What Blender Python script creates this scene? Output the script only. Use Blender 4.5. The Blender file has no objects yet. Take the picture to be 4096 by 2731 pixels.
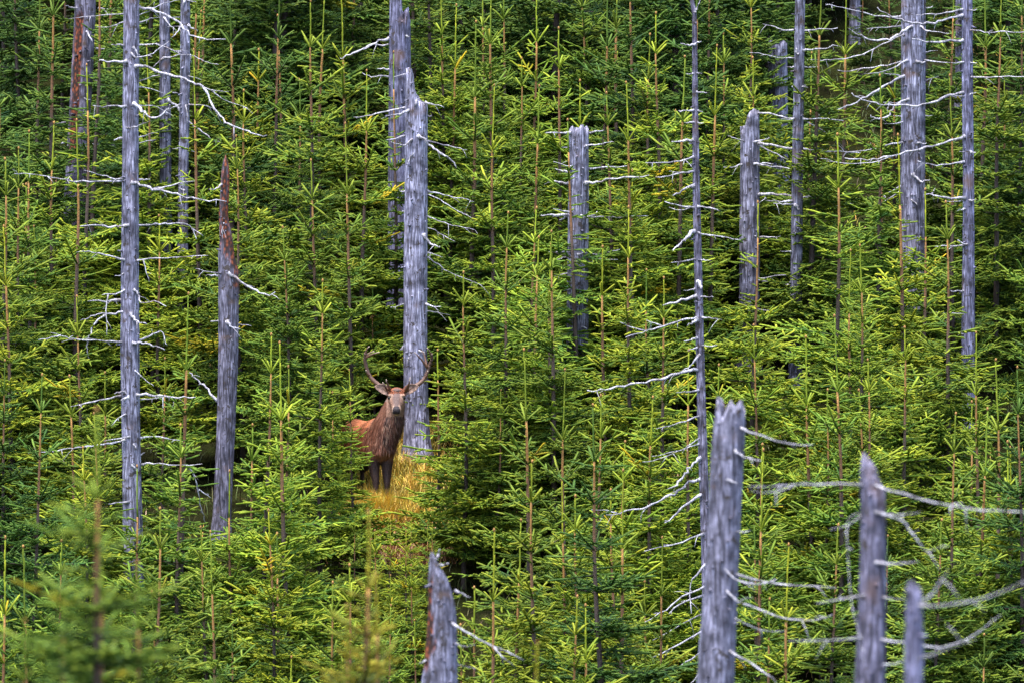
import bpy, math, random, bisect
from mathutils import Vector, Matrix, noise
R = math.radians
SC = bpy.context.scene
COL = SC.collection

# ------------------------------------------------------------------ camera, sky, sun, exposure
FW = 36.0 / 400.0            # frame width per metre of distance
D0 = 157.0                   # distance of the stag
cam_d = bpy.data.cameras.new('camera')
cam_d.sensor_width = 36.0
cam_d.lens = 400.0
cam_d.clip_start = 1.0
cam_d.clip_end = 3000.0
cam_d.dof.use_dof = True
cam_d.dof.focus_distance = 156.0
cam_d.dof.aperture_fstop = 4.5
cam = bpy.data.objects.new('camera', cam_d)
cam.location = (0, 0, 0)
cam.rotation_euler = (R(90), 0, 0)
COL.objects.link(cam)
SC.camera = cam

SUN_EL, SUN_AZ = 74.0, 215.0     # azimuth clockwise from +Y (the viewing direction)
world = bpy.data.worlds.new('World')
SC.world = world
world.use_nodes = True
wn = world.node_tree
bg = wn.nodes['Background']
sky = wn.nodes.new('ShaderNodeTexSky')
sky.sky_type = 'NISHITA'
sky.sun_disc = False
sky.sun_elevation = R(SUN_EL)
sky.sun_rotation = R(SUN_AZ)
sky.air_density = 1.0
sky.dust_density = 3.0
wn.links.new(sky.outputs[0], bg.inputs[0])
bg.inputs[1].default_value = 0.12
sun_d = bpy.data.lights.new('sun', 'SUN')
sun_d.energy = 1.5
sun_d.angle = R(36)
sun_d.color = (1.0, 0.95, 0.86)
sun = bpy.data.objects.new('sun', sun_d)
COL.objects.link(sun)
sv = Vector((math.sin(R(SUN_AZ)) * math.cos(R(SUN_EL)), math.cos(R(SUN_AZ)) * math.cos(R(SUN_EL)), math.sin(R(SUN_EL))))
sun.rotation_euler = sv.to_track_quat('Z', 'Y').to_euler()
SC.view_settings.view_transform = 'Standard'
SC.view_settings.look = 'None'
SC.view_settings.gamma = 1.0
SC.view_settings.use_curve_mapping = False
SC.view_settings.exposure = 2.4
SC.render.engine = 'CYCLES'
SC.cycles.max_bounces = 3
SC.cycles.diffuse_bounces = 2
SC.cycles.glossy_bounces = 2
SC.cycles.transmission_bounces = 3
SC.cycles.transparent_max_bounces = 4
SC.cycles.use_denoising = True

# ------------------------------------------------------------------ helpers
def at(px, py, d):
    """a point of the hillside from its place in the 4096 x 2731 photograph and its distance"""
    k = FW * d / 4096.0
    return Vector(((px - 2048.0) * k, d, -(py - 1365.5) * k))

def proj(v):
    k = 4096.0 / (FW * v.y)
    return 2048.0 + v.x * k, 1365.5 - v.z * k

def ground_z(x, d):
    hill = -2.34 + 0.33 * (d - D0)
    low = -1.7 - 0.040 * d
    k = 1.2
    m = max(hill, low)
    z = m + math.log(math.exp((hill - m) / k) + math.exp((low - m) / k)) * k
    w = min(1.0, (Vector((x + 1.9, d - D0)).length / 3.0)) ** 2
    z += w * (0.22 * noise.noise((x * 0.33, d * 0.33, 1.7)) + 0.05 * noise.noise((x * 1.7, d * 1.7, 7.1)))
    return z

def tag(o, label=None, cat=None, group=None, kind=None):
    if label: o['label'] = label
    if cat: o['category'] = cat
    if group: o['group'] = group
    if kind: o['kind'] = kind
    return o

class MB:
    def __init__(s):
        s.v = []; s.f = []; s.m = []; s.sm = []; s.a = []
    def vert(s, p, a=0.0):
        s.v.append((p[0], p[1], p[2])); s.a.append(a); return len(s.v) - 1
    def face(s, idx, m=0, sm=True):
        s.f.append(idx); s.m.append(m); s.sm.append(sm)
    def mesh(s, name, mats, attr='tone', colors=None):
        me = bpy.data.meshes.new(name)
        me.from_pydata(s.v, [], s.f)
        for m in mats: me.materials.append(m)
        me.polygons.foreach_set('material_index', s.m)
        me.polygons.foreach_set('use_smooth', s.sm)
        if colors is not None:
            at_ = me.color_attributes.new(attr, 'FLOAT_COLOR', 'POINT')
            flat = []
            for c in colors: flat.extend((c[0], c[1], c[2], 1.0))
            at_.data.foreach_set('color', flat)
        else:
            at_ = me.attributes.new(attr, 'FLOAT', 'POINT')
            at_.data.foreach_set('value', s.a)
        me.update()
        return me
    def append(s, o, M):
        b = len(s.v)
        for p in o.v:
            q = M @ Vector(p); s.v.append((q.x, q.y, q.z))
        s.a.extend(o.a)
        for f in o.f: s.f.append(tuple(i + b for i in f))
        s.m.extend(o.m); s.sm.extend(o.sm)

def link(name, me, parent=None, M=None):
    o = bpy.data.objects.new(name, me)
    COL.objects.link(o)
    if parent is not None: o.parent = parent
    if M is not None: o.matrix_basis = M
    return o

def frame_of(d):
    d = d.normalized()
    h = Vector((0, 0, 1)) if abs(d.z) < 0.92 else Vector((1, 0, 0))
    s = d.cross(h).normalized()
    return s, s.cross(d).normalized()

def catmull(pts, n):
    out = []
    P = [pts[0] * 2 - pts[1]] + list(pts) + [pts[-1] * 2 - pts[-2]]
    for i in range(1, len(P) - 2):
        for k in range(n):
            t = k / n
            out.append(0.5 * ((2 * P[i]) + (P[i + 1] - P[i - 1]) * t + (2 * P[i - 1] - 5 * P[i] + 4 * P[i + 1] - P[i + 2]) * t * t
                              + (3 * P[i] - P[i - 1] - 3 * P[i + 1] + P[i + 2]) * t * t * t))
    out.append(P[-2].copy())
    return out

def tube(mb, pts, rad, n=6, mat=0, tone=0.0, rough=0.0, rng=random, cap=True):
    rings = []
    for i, p in enumerate(pts):
        d = pts[min(i + 1, len(pts) - 1)] - pts[max(i - 1, 0)]
        s, u = frame_of(d)
        ring = []
        for k in range(n):
            a = 2 * math.pi * k / n
            r = rad[i] * (1 + rough * rng.uniform(-1, 1))
            ring.append(mb.vert(p + s * (math.cos(a) * r) + u * (math.sin(a) * r), tone))
        rings.append(ring)
    for i in range(len(rings) - 1):
        for k in range(n):
            mb.face((rings[i][k], rings[i][(k + 1) % n], rings[i + 1][(k + 1) % n], rings[i + 1][k]), mat)
    if cap:
        mb.face(tuple(reversed(rings[0])), mat, False)
        mb.face(tuple(rings[-1]), mat, False)

# ------------------------------------------------------------------ materials
def new_mat(name):
    m = bpy.data.materials.new(name); m.use_nodes = True
    nt = m.node_tree
    return m, nt, nt.nodes['Principled BSDF']

def N(nt, t, **kw):
    n = nt.nodes.new(t)
    for k, v in kw.items(): setattr(n, k, v)
    return n

def ramp(nt, stops):
    r = N(nt, 'ShaderNodeValToRGB')
    e = r.color_ramp.elements
    e[0].position, e[0].color = stops[0][0], (*stops[0][1], 1)
    e[1].position, e[1].color = stops[-1][0], (*stops[-1][1], 1)
    for p, c in stops[1:-1]:
        x = e.new(p); x.color = (*c, 1)
    return r

def mixrgb(nt, mode, fac, a, b):
    m = N(nt, 'ShaderNodeMix', data_type='RGBA', blend_type=mode)
    for sock, v in ((m.inputs[0], fac), (m.inputs[6], a), (m.inputs[7], b)):
        if isinstance(v, (int, float)): sock.default_value = v
        elif isinstance(v, tuple): sock.default_value = (*v, 1)
        else: nt.links.new(v, sock)
    return m.outputs[2]

def bump(nt, bsdf, h, strength, dist):
    b = N(nt, 'ShaderNodeBump')
    b.inputs['Strength'].default_value = strength
    b.inputs['Distance'].default_value = dist
    nt.links.new(h, b.inputs['Height'])
    nt.links.new(b.outputs[0], bsdf.inputs['Normal'])

def make_needles():
    m, nt, b = new_mat('spruce_needles')
    a = N(nt, 'ShaderNodeAttribute', attribute_name='tone')
    r = ramp(nt, [(0.0, (0.012, 0.036, 0.014)), (0.45, (0.030, 0.073, 0.014)), (0.8, (0.080, 0.128, 0.014)), (1.0, (0.175, 0.200, 0.020))])
    nt.links.new(a.outputs['Fac'], r.inputs[0])
    oi = N(nt, 'ShaderNodeObjectInfo')
    c = mixrgb(nt, 'MULTIPLY', 1.0, r.outputs[0], oi.outputs['Color'])
    tc = N(nt, 'ShaderNodeTexCoord')
    nz = N(nt, 'ShaderNodeTexNoise'); nz.inputs['Scale'].default_value = 4.0
    nt.links.new(tc.outputs['Object'], nz.inputs['Vector'])
    v = ramp(nt, [(0.3, (0.72, 0.78, 0.8)), (0.7, (1.2, 1.15, 1.05))])
    nt.links.new(nz.outputs[0], v.inputs[0])
    c = mixrgb(nt, 'MULTIPLY', 1.0, c, v.outputs[0])
    nt.links.new(c, b.inputs['Base Color'])
    b.inputs['Roughness'].default_value = 0.7
    b.inputs['Specular IOR Level'].default_value = 0.15
    return m

def make_bark():
    m, nt, b = new_mat('spruce_bark')
    a = N(nt, 'ShaderNodeAttribute', attribute_name='tone')
    r = ramp(nt, [(0.0, (0.040, 0.028, 0.026)), (0.35, (0.085, 0.055, 0.040)), (0.65, (0.19, 0.088, 0.034)), (0.85, (0.27, 0.135, 0.030)), (1.0, (0.23, 0.19, 0.035))])
    nt.links.new(a.outputs['Fac'], r.inputs[0])
    tc = N(nt, 'ShaderNodeTexCoord')
    nz = N(nt, 'ShaderNodeTexNoise'); nz.inputs['Scale'].default_value = 40.0; nz.inputs['Detail'].default_value = 4
    nt.links.new(tc.outputs['Object'], nz.inputs['Vector'])
    v = ramp(nt, [(0.3, (0.55, 0.55, 0.55)), (0.7, (1.25, 1.2, 1.2))])
    nt.links.new(nz.outputs[0], v.inputs[0])
    c = mixrgb(nt, 'MULTIPLY', 1.0, r.outputs[0], v.outputs[0])
    nt.links.new(c, b.inputs['Base Color'])
    b.inputs['Roughness'].default_value = 0.8
    bump(nt, b, nz.outputs[0], 0.6, 0.01)
    return m

def make_deadwood(name, lo, mid, hi, lichen):
    m, nt, b = new_mat(name)
    tc = N(nt, 'ShaderNodeTexCoord')
    oi = N(nt, 'ShaderNodeObjectInfo')
    off = N(nt, 'ShaderNodeVectorMath', operation='ADD')
    sc = N(nt, 'ShaderNodeVectorMath', operation='SCALE'); sc.inputs[0].default_value = (37, 11, 19)
    nt.links.new(oi.outputs['Random'], sc.inputs['Scale'])
    nt.links.new(tc.outputs['Object'], off.inputs[0]); nt.links.new(sc.outputs[0], off.inputs[1])
    mp = N(nt, 'ShaderNodeMapping'); mp.inputs['Scale'].default_value = (52, 52, 4.5)
    nt.links.new(off.outputs[0], mp.inputs[0])
    nz = N(nt, 'ShaderNodeTexNoise'); nz.inputs['Scale'].default_value = 1.0; nz.inputs['Detail'].default_value = 6; nz.inputs['Roughness'].default_value = 0.65
    nt.links.new(mp.outputs[0], nz.inputs['Vector'])
    r = ramp(nt, [(0.34, lo), (0.5, mid), (0.68, hi)])
    nt.links.new(nz.outputs[0], r.inputs[0])
    # broad weathering
    n2 = N(nt, 'ShaderNodeTexNoise'); n2.inputs['Scale'].default_value = 7.0; n2.inputs['Detail'].default_value = 5
    nt.links.new(off.outputs[0], n2.inputs['Vector'])
    v = ramp(nt, [(0.32, (0.36, 0.35, 0.37)), (0.68, (1.5, 1.49, 1.5))])
    nt.links.new(n2.outputs[0], v.inputs[0])
    c = mixrgb(nt, 'MULTIPLY', 1.0, r.outputs[0], v.outputs[0])
    c = mixrgb(nt, 'MULTIPLY', 1.0, c, oi.outputs['Color'])
    # dark bark and lichen remains
    n3 = N(nt, 'ShaderNodeTexNoise'); n3.inputs['Scale'].default_value = 9.0; n3.inputs['Detail'].default_value = 7; n3.inputs['Roughness'].default_value = 0.7
    nt.links.new(off.outputs[0], n3.inputs['Vector'])
    p = ramp(nt, [(lichen, (0, 0, 0)), (lichen + 0.04, (1, 1, 1))])
    nt.links.new(n3.outputs[0], p.inputs[0])
    c = mixrgb(nt, 'MIX', p.outputs[0], c, (0.045, 0.036, 0.035))
    ck = N(nt, 'ShaderNodeMapping'); ck.inputs['Scale'].default_value = (17, 17, 0.8)
    nt.links.new(off.outputs[0], ck.inputs[0])
    n4 = N(nt, 'ShaderNodeTexNoise'); n4.inputs['Scale'].default_value = 1.0; n4.inputs['Detail'].default_value = 3
    nt.links.new(ck.outputs[0], n4.inputs['Vector'])
    cm = ramp(nt, [(0.484, (0, 0, 0)), (0.5, (1, 1, 1)), (0.516, (0, 0, 0))])
    nt.links.new(n4.outputs[0], cm.inputs[0])
    c = mixrgb(nt, 'MIX', cm.outputs[0], c, (0.016, 0.014, 0.017))
    n5 = N(nt, 'ShaderNodeTexNoise'); n5.inputs['Scale'].default_value = 3.1; n5.inputs['Detail'].default_value = 5
    nt.links.new(off.outputs[0], n5.inputs['Vector'])
    rs = ramp(nt, [(0.60, (0, 0, 0)), (0.72, (0.55, 0.55, 0.55))])
    nt.links.new(n5.outputs[0], rs.inputs[0])
    c = mixrgb(nt, 'MIX', rs.outputs[0], c, (0.15, 0.085, 0.06))
    # rust-red rotten heartwood where the trunk is split
    a = N(nt, 'ShaderNodeAttribute', attribute_name='tone')
    br = N(nt, 'ShaderNodeTexVoronoi'); br.inputs['Scale'].default_value = 26.0
    m2 = N(nt, 'ShaderNodeMapping'); m2.inputs['Scale'].default_value = (1, 1, 0.6)
    nt.links.new(off.outputs[0], m2.inputs[0]); nt.links.new(m2.outputs[0], br.inputs['Vector'])
    rr = ramp(nt, [(0.1, (0.27, 0.072, 0.024)), (0.4, (0.13, 0.032, 0.012)), (0.62, (0.022, 0.009, 0.007))])
    nt.links.new(br.outputs['Distance'], rr.inputs[0])
    c = mixrgb(nt, 'MIX', a.outputs['Fac'], c, rr.outputs[0])
    nt.links.new(c, b.inputs['Base Color'])
    b.inputs['Roughness'].default_value = 0.75
    b.inputs['Specular IOR Level'].default_value = 0.3
    bump(nt, b, nz.outputs[0], 0.8, 0.02)
    return m

def make_attr_mat(name, rough=0.8, nscale=60.0, lo=0.65, hi=1.3, bumpd=0.0, spec=0.3):
    m, nt, b = new_mat(name)
    a = N(nt, 'ShaderNodeAttribute', attribute_name='coat')
    tc = N(nt, 'ShaderNodeTexCoord')
    nz = N(nt, 'ShaderNodeTexNoise'); nz.inputs['Scale'].default_value = nscale; nz.inputs['Detail'].default_value = 4
    nt.links.new(tc.outputs['Object'], nz.inputs['Vector'])
    v = ramp(nt, [(0.3, (lo, lo, lo)), (0.7, (hi, hi, hi))])
    nt.links.new(nz.outputs[0], v.inputs[0])
    c = mixrgb(nt, 'MULTIPLY', 1.0, a.outputs['Color'], v.outputs[0])
    nt.links.new(c, b.inputs['Base Color'])
    b.inputs['Roughness'].default_value = rough
    b.inputs['Specular IOR Level'].default_value = spec
    if bumpd: bump(nt, b, nz.outputs[0], 0.7, bumpd)
    return m

def make_ground():
    m, nt, b = new_mat('forest_floor')
    tc = N(nt, 'ShaderNodeTexCoord')
    nz = N(nt, 'ShaderNodeTexNoise'); nz.inputs['Scale'].default_value = 3.0; nz.inputs['Detail'].default_value = 10; nz.inputs['Roughness'].default_value = 0.7
    nt.links.new(tc.outputs['Object'], nz.inputs['Vector'])
    r = ramp(nt, [(0.3, (0.006, 0.007, 0.004)), (0.5, (0.014, 0.015, 0.006)), (0.62, (0.020, 0.026, 0.008)), (0.75, (0.06, 0.040, 0.018))])
    nt.links.new(nz.outputs[0], r.inputs[0])
    nt.links.new(r.outputs[0], b.inputs['Base Color'])
    b.inputs['Roughness'].default_value = 1.0
    b.inputs['Specular IOR Level'].default_value = 0.0
    bump(nt, b, nz.outputs[0], 1.0, 0.1)
    return m

M_NEEDLE = make_needles()
M_BARK = make_bark()
M_DEAD = make_deadwood('weathered_trunk', (0.020, 0.019, 0.029), (0.108, 0.107, 0.155), (0.33, 0.33, 0.45), 0.575)
M_DEADB = make_deadwood('weathered_branch', (0.14, 0.137, 0.16), (0.36, 0.355, 0.41), (0.60, 0.595, 0.67), 0.62)
M_COAT = make_attr_mat('deer_coat', 0.75, 55.0, 0.7, 1.3, 0.012)
M_HAIR = make_attr_mat('deer_hair', 0.6, 30.0, 0.8, 1.2)
M_ANTLER = make_attr_mat('antler', 0.5, 70.0, 0.6, 1.25, 0.004)
M_EYE, _nt, _b = new_mat('eye_wet')
_b.inputs['Base Color'].default_value = (0.008, 0.005, 0.004, 1); _b.inputs['Roughness'].default_value = 0.08
M_GRASS = make_attr_mat('dry_grass', 0.6, 9.0, 0.75, 1.25)
M_GROUND = make_ground()

# ------------------------------------------------------------------ ground
def build_ground():
    xs = [-220, -140, -90, -60, -40, -28, -20] + [-15 + 0.6 * i for i in range(51)] + [20, 28, 40, 60, 90, 140, 220]
    ys = [-30, 0, 30, 60, 80, 100, 115, 125, 132] + [136 + 0.6 * i for i in range(70)] + [182, 190, 205, 230, 270, 330, 420]
    mb = MB()
    for y in ys:
        for x in xs: mb.vert((x, y, ground_z(x, y)))
    w = len(xs)
    for j in range(len(ys) - 1):
        for i in range(w - 1):
            mb.face((j * w + i, j * w + i + 1, (j + 1) * w + i + 1, (j + 1) * w + i))
    o = link('ground', mb.mesh('ground', [M_GROUND]))
    tag(o, kind='structure')
build_ground()

# ------------------------------------------------------------------ spruce boughs
def shoot(mb, p, d, L, r, tone, rng, sparse=1.0):
    """one year's shoot: a blunt needle-clad finger with loose needles standing off it"""
    s, u = frame_of(d)
    rings = []
    for t, k in ((0.0, 0.62), (0.5, 0.84), (0.92, 0.66)):
        c = p + d * (L * t); ring = []
        a0 = rng.uniform(0, 1.5)
        for i in range(4):
            a = a0 + i * math.pi / 2
            rr = r * k * (1.0 if math.sin(a) > -0.3 else 0.7)      # denser above the twig than under it
            ring.append(mb.vert(c + s * (math.cos(a) * rr) + u * (math.sin(a) * rr), tone))
        rings.append(ring)
    tip = mb.vert(p + d * L, min(1.0, tone + 0.06))
    for j in range(2):
        for i in range(4):
            mb.face((rings[j][i], rings[j][(i + 1) % 4], rings[j + 1][(i + 1) % 4], rings[j + 1][i]), 0)
    for i in range(4): mb.face((rings[2][i], rings[2][(i + 1) % 4], tip), 0)
    n = max(3, int(L / 0.012 * sparse))
    for i in range(n):
        t = (i + rng.random()) / n
        a = rng.uniform(-0.5, math.pi + 0.5)
        o = s * math.cos(a) + u * math.sin(a)
        c = p + d * (L * t)
        q = c + o * (r * rng.uniform(1.0, 1.35)) + d * (r * rng.uniform(0.4, 1.0))
        w = d.cross(o) * (r * 0.14)
        tt = max(0.0, min(1.0, tone + rng.uniform(-0.14, 0.14)))
        b0 = c + o * (r * 0.35)
        mb.face((mb.vert(b0 + w, tt), mb.vert(b0 - w, tt), mb.vert(q, min(1, tt + 0.1))), 0, False)

def grow(mb, p, d, nrm, age, order, seg, rng, rr, wood=None):
    pts = [p.copy()]
    for k in range(age):
        left = age - 1 - k          # years since this segment grew
        L = seg * rng.uniform(0.8, 1.18)
        tone = (0.88 if left == 0 else 0.65 if left == 1 else 0.47 if left == 2 else 0.32) + rng.uniform(-0.1, 0.1)
        q = p + d * L
        shoot(mb, p, d, L * 1.04, rr * (1.0 if left < 3 else 0.85), tone, rng, 1.0 if left < 4 else 0.6)
        side = nrm.cross(d).normalized()
        if order < 3 and left >= 1:
            for sg in (-1, 1):
                spots = [rng.uniform(0.88, 1.0)] + ([0.62 + rng.uniform(-0.1, 0.1), 0.3 + rng.uniform(-0.1, 0.1)] if order == 1 else [0.5 + rng.uniform(-0.2, 0.2)])
                for j, tt in enumerate(spots):
                    if rng.random() < (0.06 if j == 0 else 0.18): continue
                    a = R(rng.uniform(42, 64))
                    dd = (d * math.cos(a) + side * (sg * math.sin(a)) + nrm * rng.uniform(-0.42, 0.34)).normalized()
                    ag = (left if order == 1 else min(left, 2)) if j == 0 else min(left, 2)
                    ln = seg * ((0.60 if j == 0 else 0.46) if order == 1 else (0.66 if j == 0 else 0.52)) * rng.uniform(0.8, 1.12)
                    grow(mb, p + d * (L * tt), dd, nrm, ag, order + 1 if j == 0 else 3, max(0.055, ln), rng, rr * (0.95 if order == 1 else 0.9))
        p = q
        pts.append(p.copy())
        lift = 0.05 if order == 1 else 0.08
        d = (d + side * rng.uniform(-0.09, 0.09) + nrm * (lift + rng.uniform(-0.06, 0.06))).normalized()
    if order == 1 and age >= 2:
        tube(mb, pts, [0.012 - 0.008 * i / (len(pts) - 1) for i in range(len(pts))], 4, 1, 0.30)

rngL = random.Random(11)
BOUGH = {}
BOUGH_MB = {}
SEG = {1: 0.24, 2: 0.22, 3: 0.205, 4: 0.19, 5: 0.18, 6: 0.172, 7: 0.166, 8: 0.16}
for age, nv in ((1, 4), (2, 4), (3, 5), (4, 5), (5, 5), (6, 5), (7, 4), (8, 3)):
    BOUGH[age] = []; BOUGH_MB[age] = []
    for v in range(nv):
        mb = MB()
        sag = -0.10 if age >= 4 else 0.0
        grow(mb, Vector((0, 0, 0)), Vector((1, 0, sag)).normalized(), Vector((0, 0, 1)), age, 1, SEG[age], rngL, 0.0185)
        BOUGH_MB[age].append(mb)
        BOUGH[age].append(mb.mesh('bough', [M_NEEDLE, M_BARK]))
TWIG_MB = []
for v in range(6):
    mb = MB(); grow(mb, Vector((0, 0, 0)), Vector((1, 0, 0)), Vector((0, 0, 1)), 1 + v % 2, 2, 0.12 + 0.02 * v, rngL, 0.0175); TWIG_MB.append(mb)

# ------------------------------------------------------------------ spruce prototypes
class Proto: pass
def make_proto(seed, years, vigor):
    rng = random.Random(seed)
    P = Proto()
    inc = [rng.uniform(0.40, 0.82) * vigor, rng.uniform(0.42, 0.62) * vigor] + [rng.uniform(0.36, 0.54) * vigor * (1 - 0.025 * i) for i in range(1, years - 1)]
    foot = 0.35
    P.H = sum(inc) + foot
    tops = [P.H]
    for i in inc: tops.append(tops[-1] - i)          # node heights, tops[1] = first whorl
    lean = Vector((rng.uniform(-0.03, 0.03), rng.uniform(-0.03, 0.03)))
    def axis(z):
        t = z
        w = 0.025 * math.sin(z * 1.7 + seed)
        return Vector((lean.x * t + w * 0.6, lean.y * t + w * 0.4, z))
    P.axis = axis
    # trunk below the leader
    pts, rad, ton = [], [], []
    z = -0.9
    zs = []
    while z < tops[1]: zs.append(z); z += 0.28
    zs.append(tops[1])
    tb = MB()
    rings = []
    for z in zs:
        dep = P.H - z
        r = 0.006 + 0.0074 * dep
        yr = next((i for i in range(1, len(tops)) if tops[i] <= z + 1e-6), len(tops) - 1)
        tone = {1: 0.86, 2: 0.82, 3: 0.60, 4: 0.36, 5: 0.2}.get(yr, 0.08)
        c = axis(z); ring = []
        for k in range(7):
            a = 2 * math.pi * k / 7
            rr = r * (1 + rng.uniform(-0.07, 0.07))
            ring.append(tb.vert((c.x + math.cos(a) * rr, c.y + math.sin(a) * rr, z), tone))
        rings.append(ring)
    for j in range(len(rings) - 1):
        for k in range(7): tb.face((rings[j][k], rings[j][(k + 1) % 7], rings[j + 1][(k + 1) % 7], rings[j + 1][k]))
    tb.face(tuple(rings[-1]))
    P.trunk = tb.mesh('trunk', [M_BARK])
    # leader: a thin stem in short sparse needles with a bud
    lb = MB()
    a0, a1 = axis(tops[1]), axis(tops[0])
    d = (a1 - a0)
    L = d.length; d.normalize()
    n = max(3, int(L / 0.12))
    pts = [a0 + d * (L * i / n) + Vector((rng.uniform(-1, 1), rng.uniform(-1, 1), 0)) * 0.004 for i in range(n + 1)]
    tube(lb, pts, [0.0110 - 0.0045 * i / n for i in range(n + 1)], 5, 0, 0.92)
    for i in range(n):
        shoot(lb, pts[i], d, L / n, 0.0125, 1.0, rng, 0.8)
    sb = pts[-1]
    tube(lb, [sb - d * 0.015, sb + d * 0.012, sb + d * 0.03], [0.012, 0.014, 0.005], 5, 1, 0.86)
    P.leader = lb.mesh('leader', [M_NEEDLE, M_BARK])
    # short twigs between the whorls
    cb = MB()
    for i in range(1, len(tops) - 1):
        nt_ = rng.randint(4, 6) if i == 1 else rng.randint(6, 9) if i < 4 else 8
        for _ in range(nt_):
            z = tops[i + 1] + (tops[i] - tops[i + 1]) * rng.uniform(0.2, 0.92)
            az = rng.uniform(0, 2 * math.pi); el = R(rng.uniform(0, 30) if i < 3 else rng.uniform(-12, 14))
            src = TWIG_MB[rng.randrange(6)] if i < 3 else BOUGH_MB[min(2 + (i > 4), 3)][rng.randrange(4)]
            s = rng.uniform(0.7, 1.15)
            M = Matrix.Translation(axis(z)) @ Matrix.Rotation(az, 4, 'Z') @ Matrix.Rotation(-el, 4, 'Y') @ Matrix.Rotation(rng.uniform(-0.4, 0.4), 4, 'X') @ Matrix.Scale(s, 4)
            cb.append(src, M)
    P.crown = cb.mesh('crown', [M_NEEDLE, M_BARK])
    # whorls
    P.boughs = []
    ELV = {1: 50, 2: 38, 3: 27, 4: 18, 5: 11, 6: 5, 7: 0, 8: -4}
    for i in range(1, len(tops) - 1):
        if tops[i] < 0.25: break
        nb = rng.choice((4, 5, 5)) if i == 1 else rng.choice((5, 6, 6))
        az0 = rng.uniform(0, 6.28)
        for b in range(nb):
            az = az0 + 2 * math.pi * b / nb + rng.uniform(-0.28, 0.28)
            ag = min(8, i)
            if i > 1 and rng.random() < 0.2: ag = max(1, ag - 1)
            el = R(ELV[min(8, i)] + rng.uniform(-8, 8))
            if rng.random() < 0.09: continue
            s = rng.uniform(0.72, 1.18) * (vigor ** 0.5) * (1 + 0.05 * max(0, i - 8))
            z = tops[i] + rng.uniform(-0.03, 0.02)
            M = Matrix.Translation(axis(z)) @ Matrix.Rotation(az, 4, 'Z') @ Matrix.Rotation(-el, 4, 'Y') @ Matrix.Rotation(rng.uniform(-0.5, 0.5), 4, 'X') @ Matrix.Scale(s, 4)
            me = BOUGH[ag][rng.randrange(len(BOUGH[ag]))]
            P.boughs.append((me, M, SEG[ag] * ag * s))
    return P
PROTO = [make_proto(100 + i, y, v) for i, (y, v) in enumerate((
    (6, 0.9), (7, 1.0), (8, 0.9), (8, 1.1), (9, 1.0), (9, 1.15), (10, 0.95), (10, 1.1), (11, 1.0), (11, 1.15), (12, 1.05), (13, 1.1), (9, 0.85), (7, 1.2), (8, 1.0), (9, 1.25), (10, 1.2), (10, 0.85), (11, 0.9), (8, 1.25), (12, 1.2), (9, 0.95)))]

# ------------------------------------------------------------------ dead snags (traced trunks stand at their own distance)
def cr(key, pts):
    ox, oy, s = {'A': (0, 0, 2.138), 'B': (1000, 0, 2.138), 'C': (2000, 0, 2.138), 'D': (2996, 0, 2.138), 'E': (0, 680, 2.138), 'F': (1000, 680, 2.138),
                 'G': (2000, 680, 2.138), 'H': (2996, 680, 2.138), 'I': (0, 1360, 2.138), 'J': (1000, 1360, 2.138), 'K': (2000, 1360, 2.138),
                 'L': (2996, 1360, 2.138), 'M': (0, 2001, 2.138), 'N': (1000, 2001, 2.138), 'O': (2400, 1900, 0.7925), 'P': (0, 0, 1.0)}[key]
    return [(ox + x / s, oy + y / s) for x, y in pts]

SNAGS = []
def snag(name, label, short, d, spine, top, branches, rot=None, jag=0.12, bare_to=None, lichen=0, knots=20, vis=None):
    SNAGS.append(dict(name=name, label=label, short=short, d=d, spine=spine, top=top, branches=branches, rot=rot, jag=jag, knots=knots, vis=vis))

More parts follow.
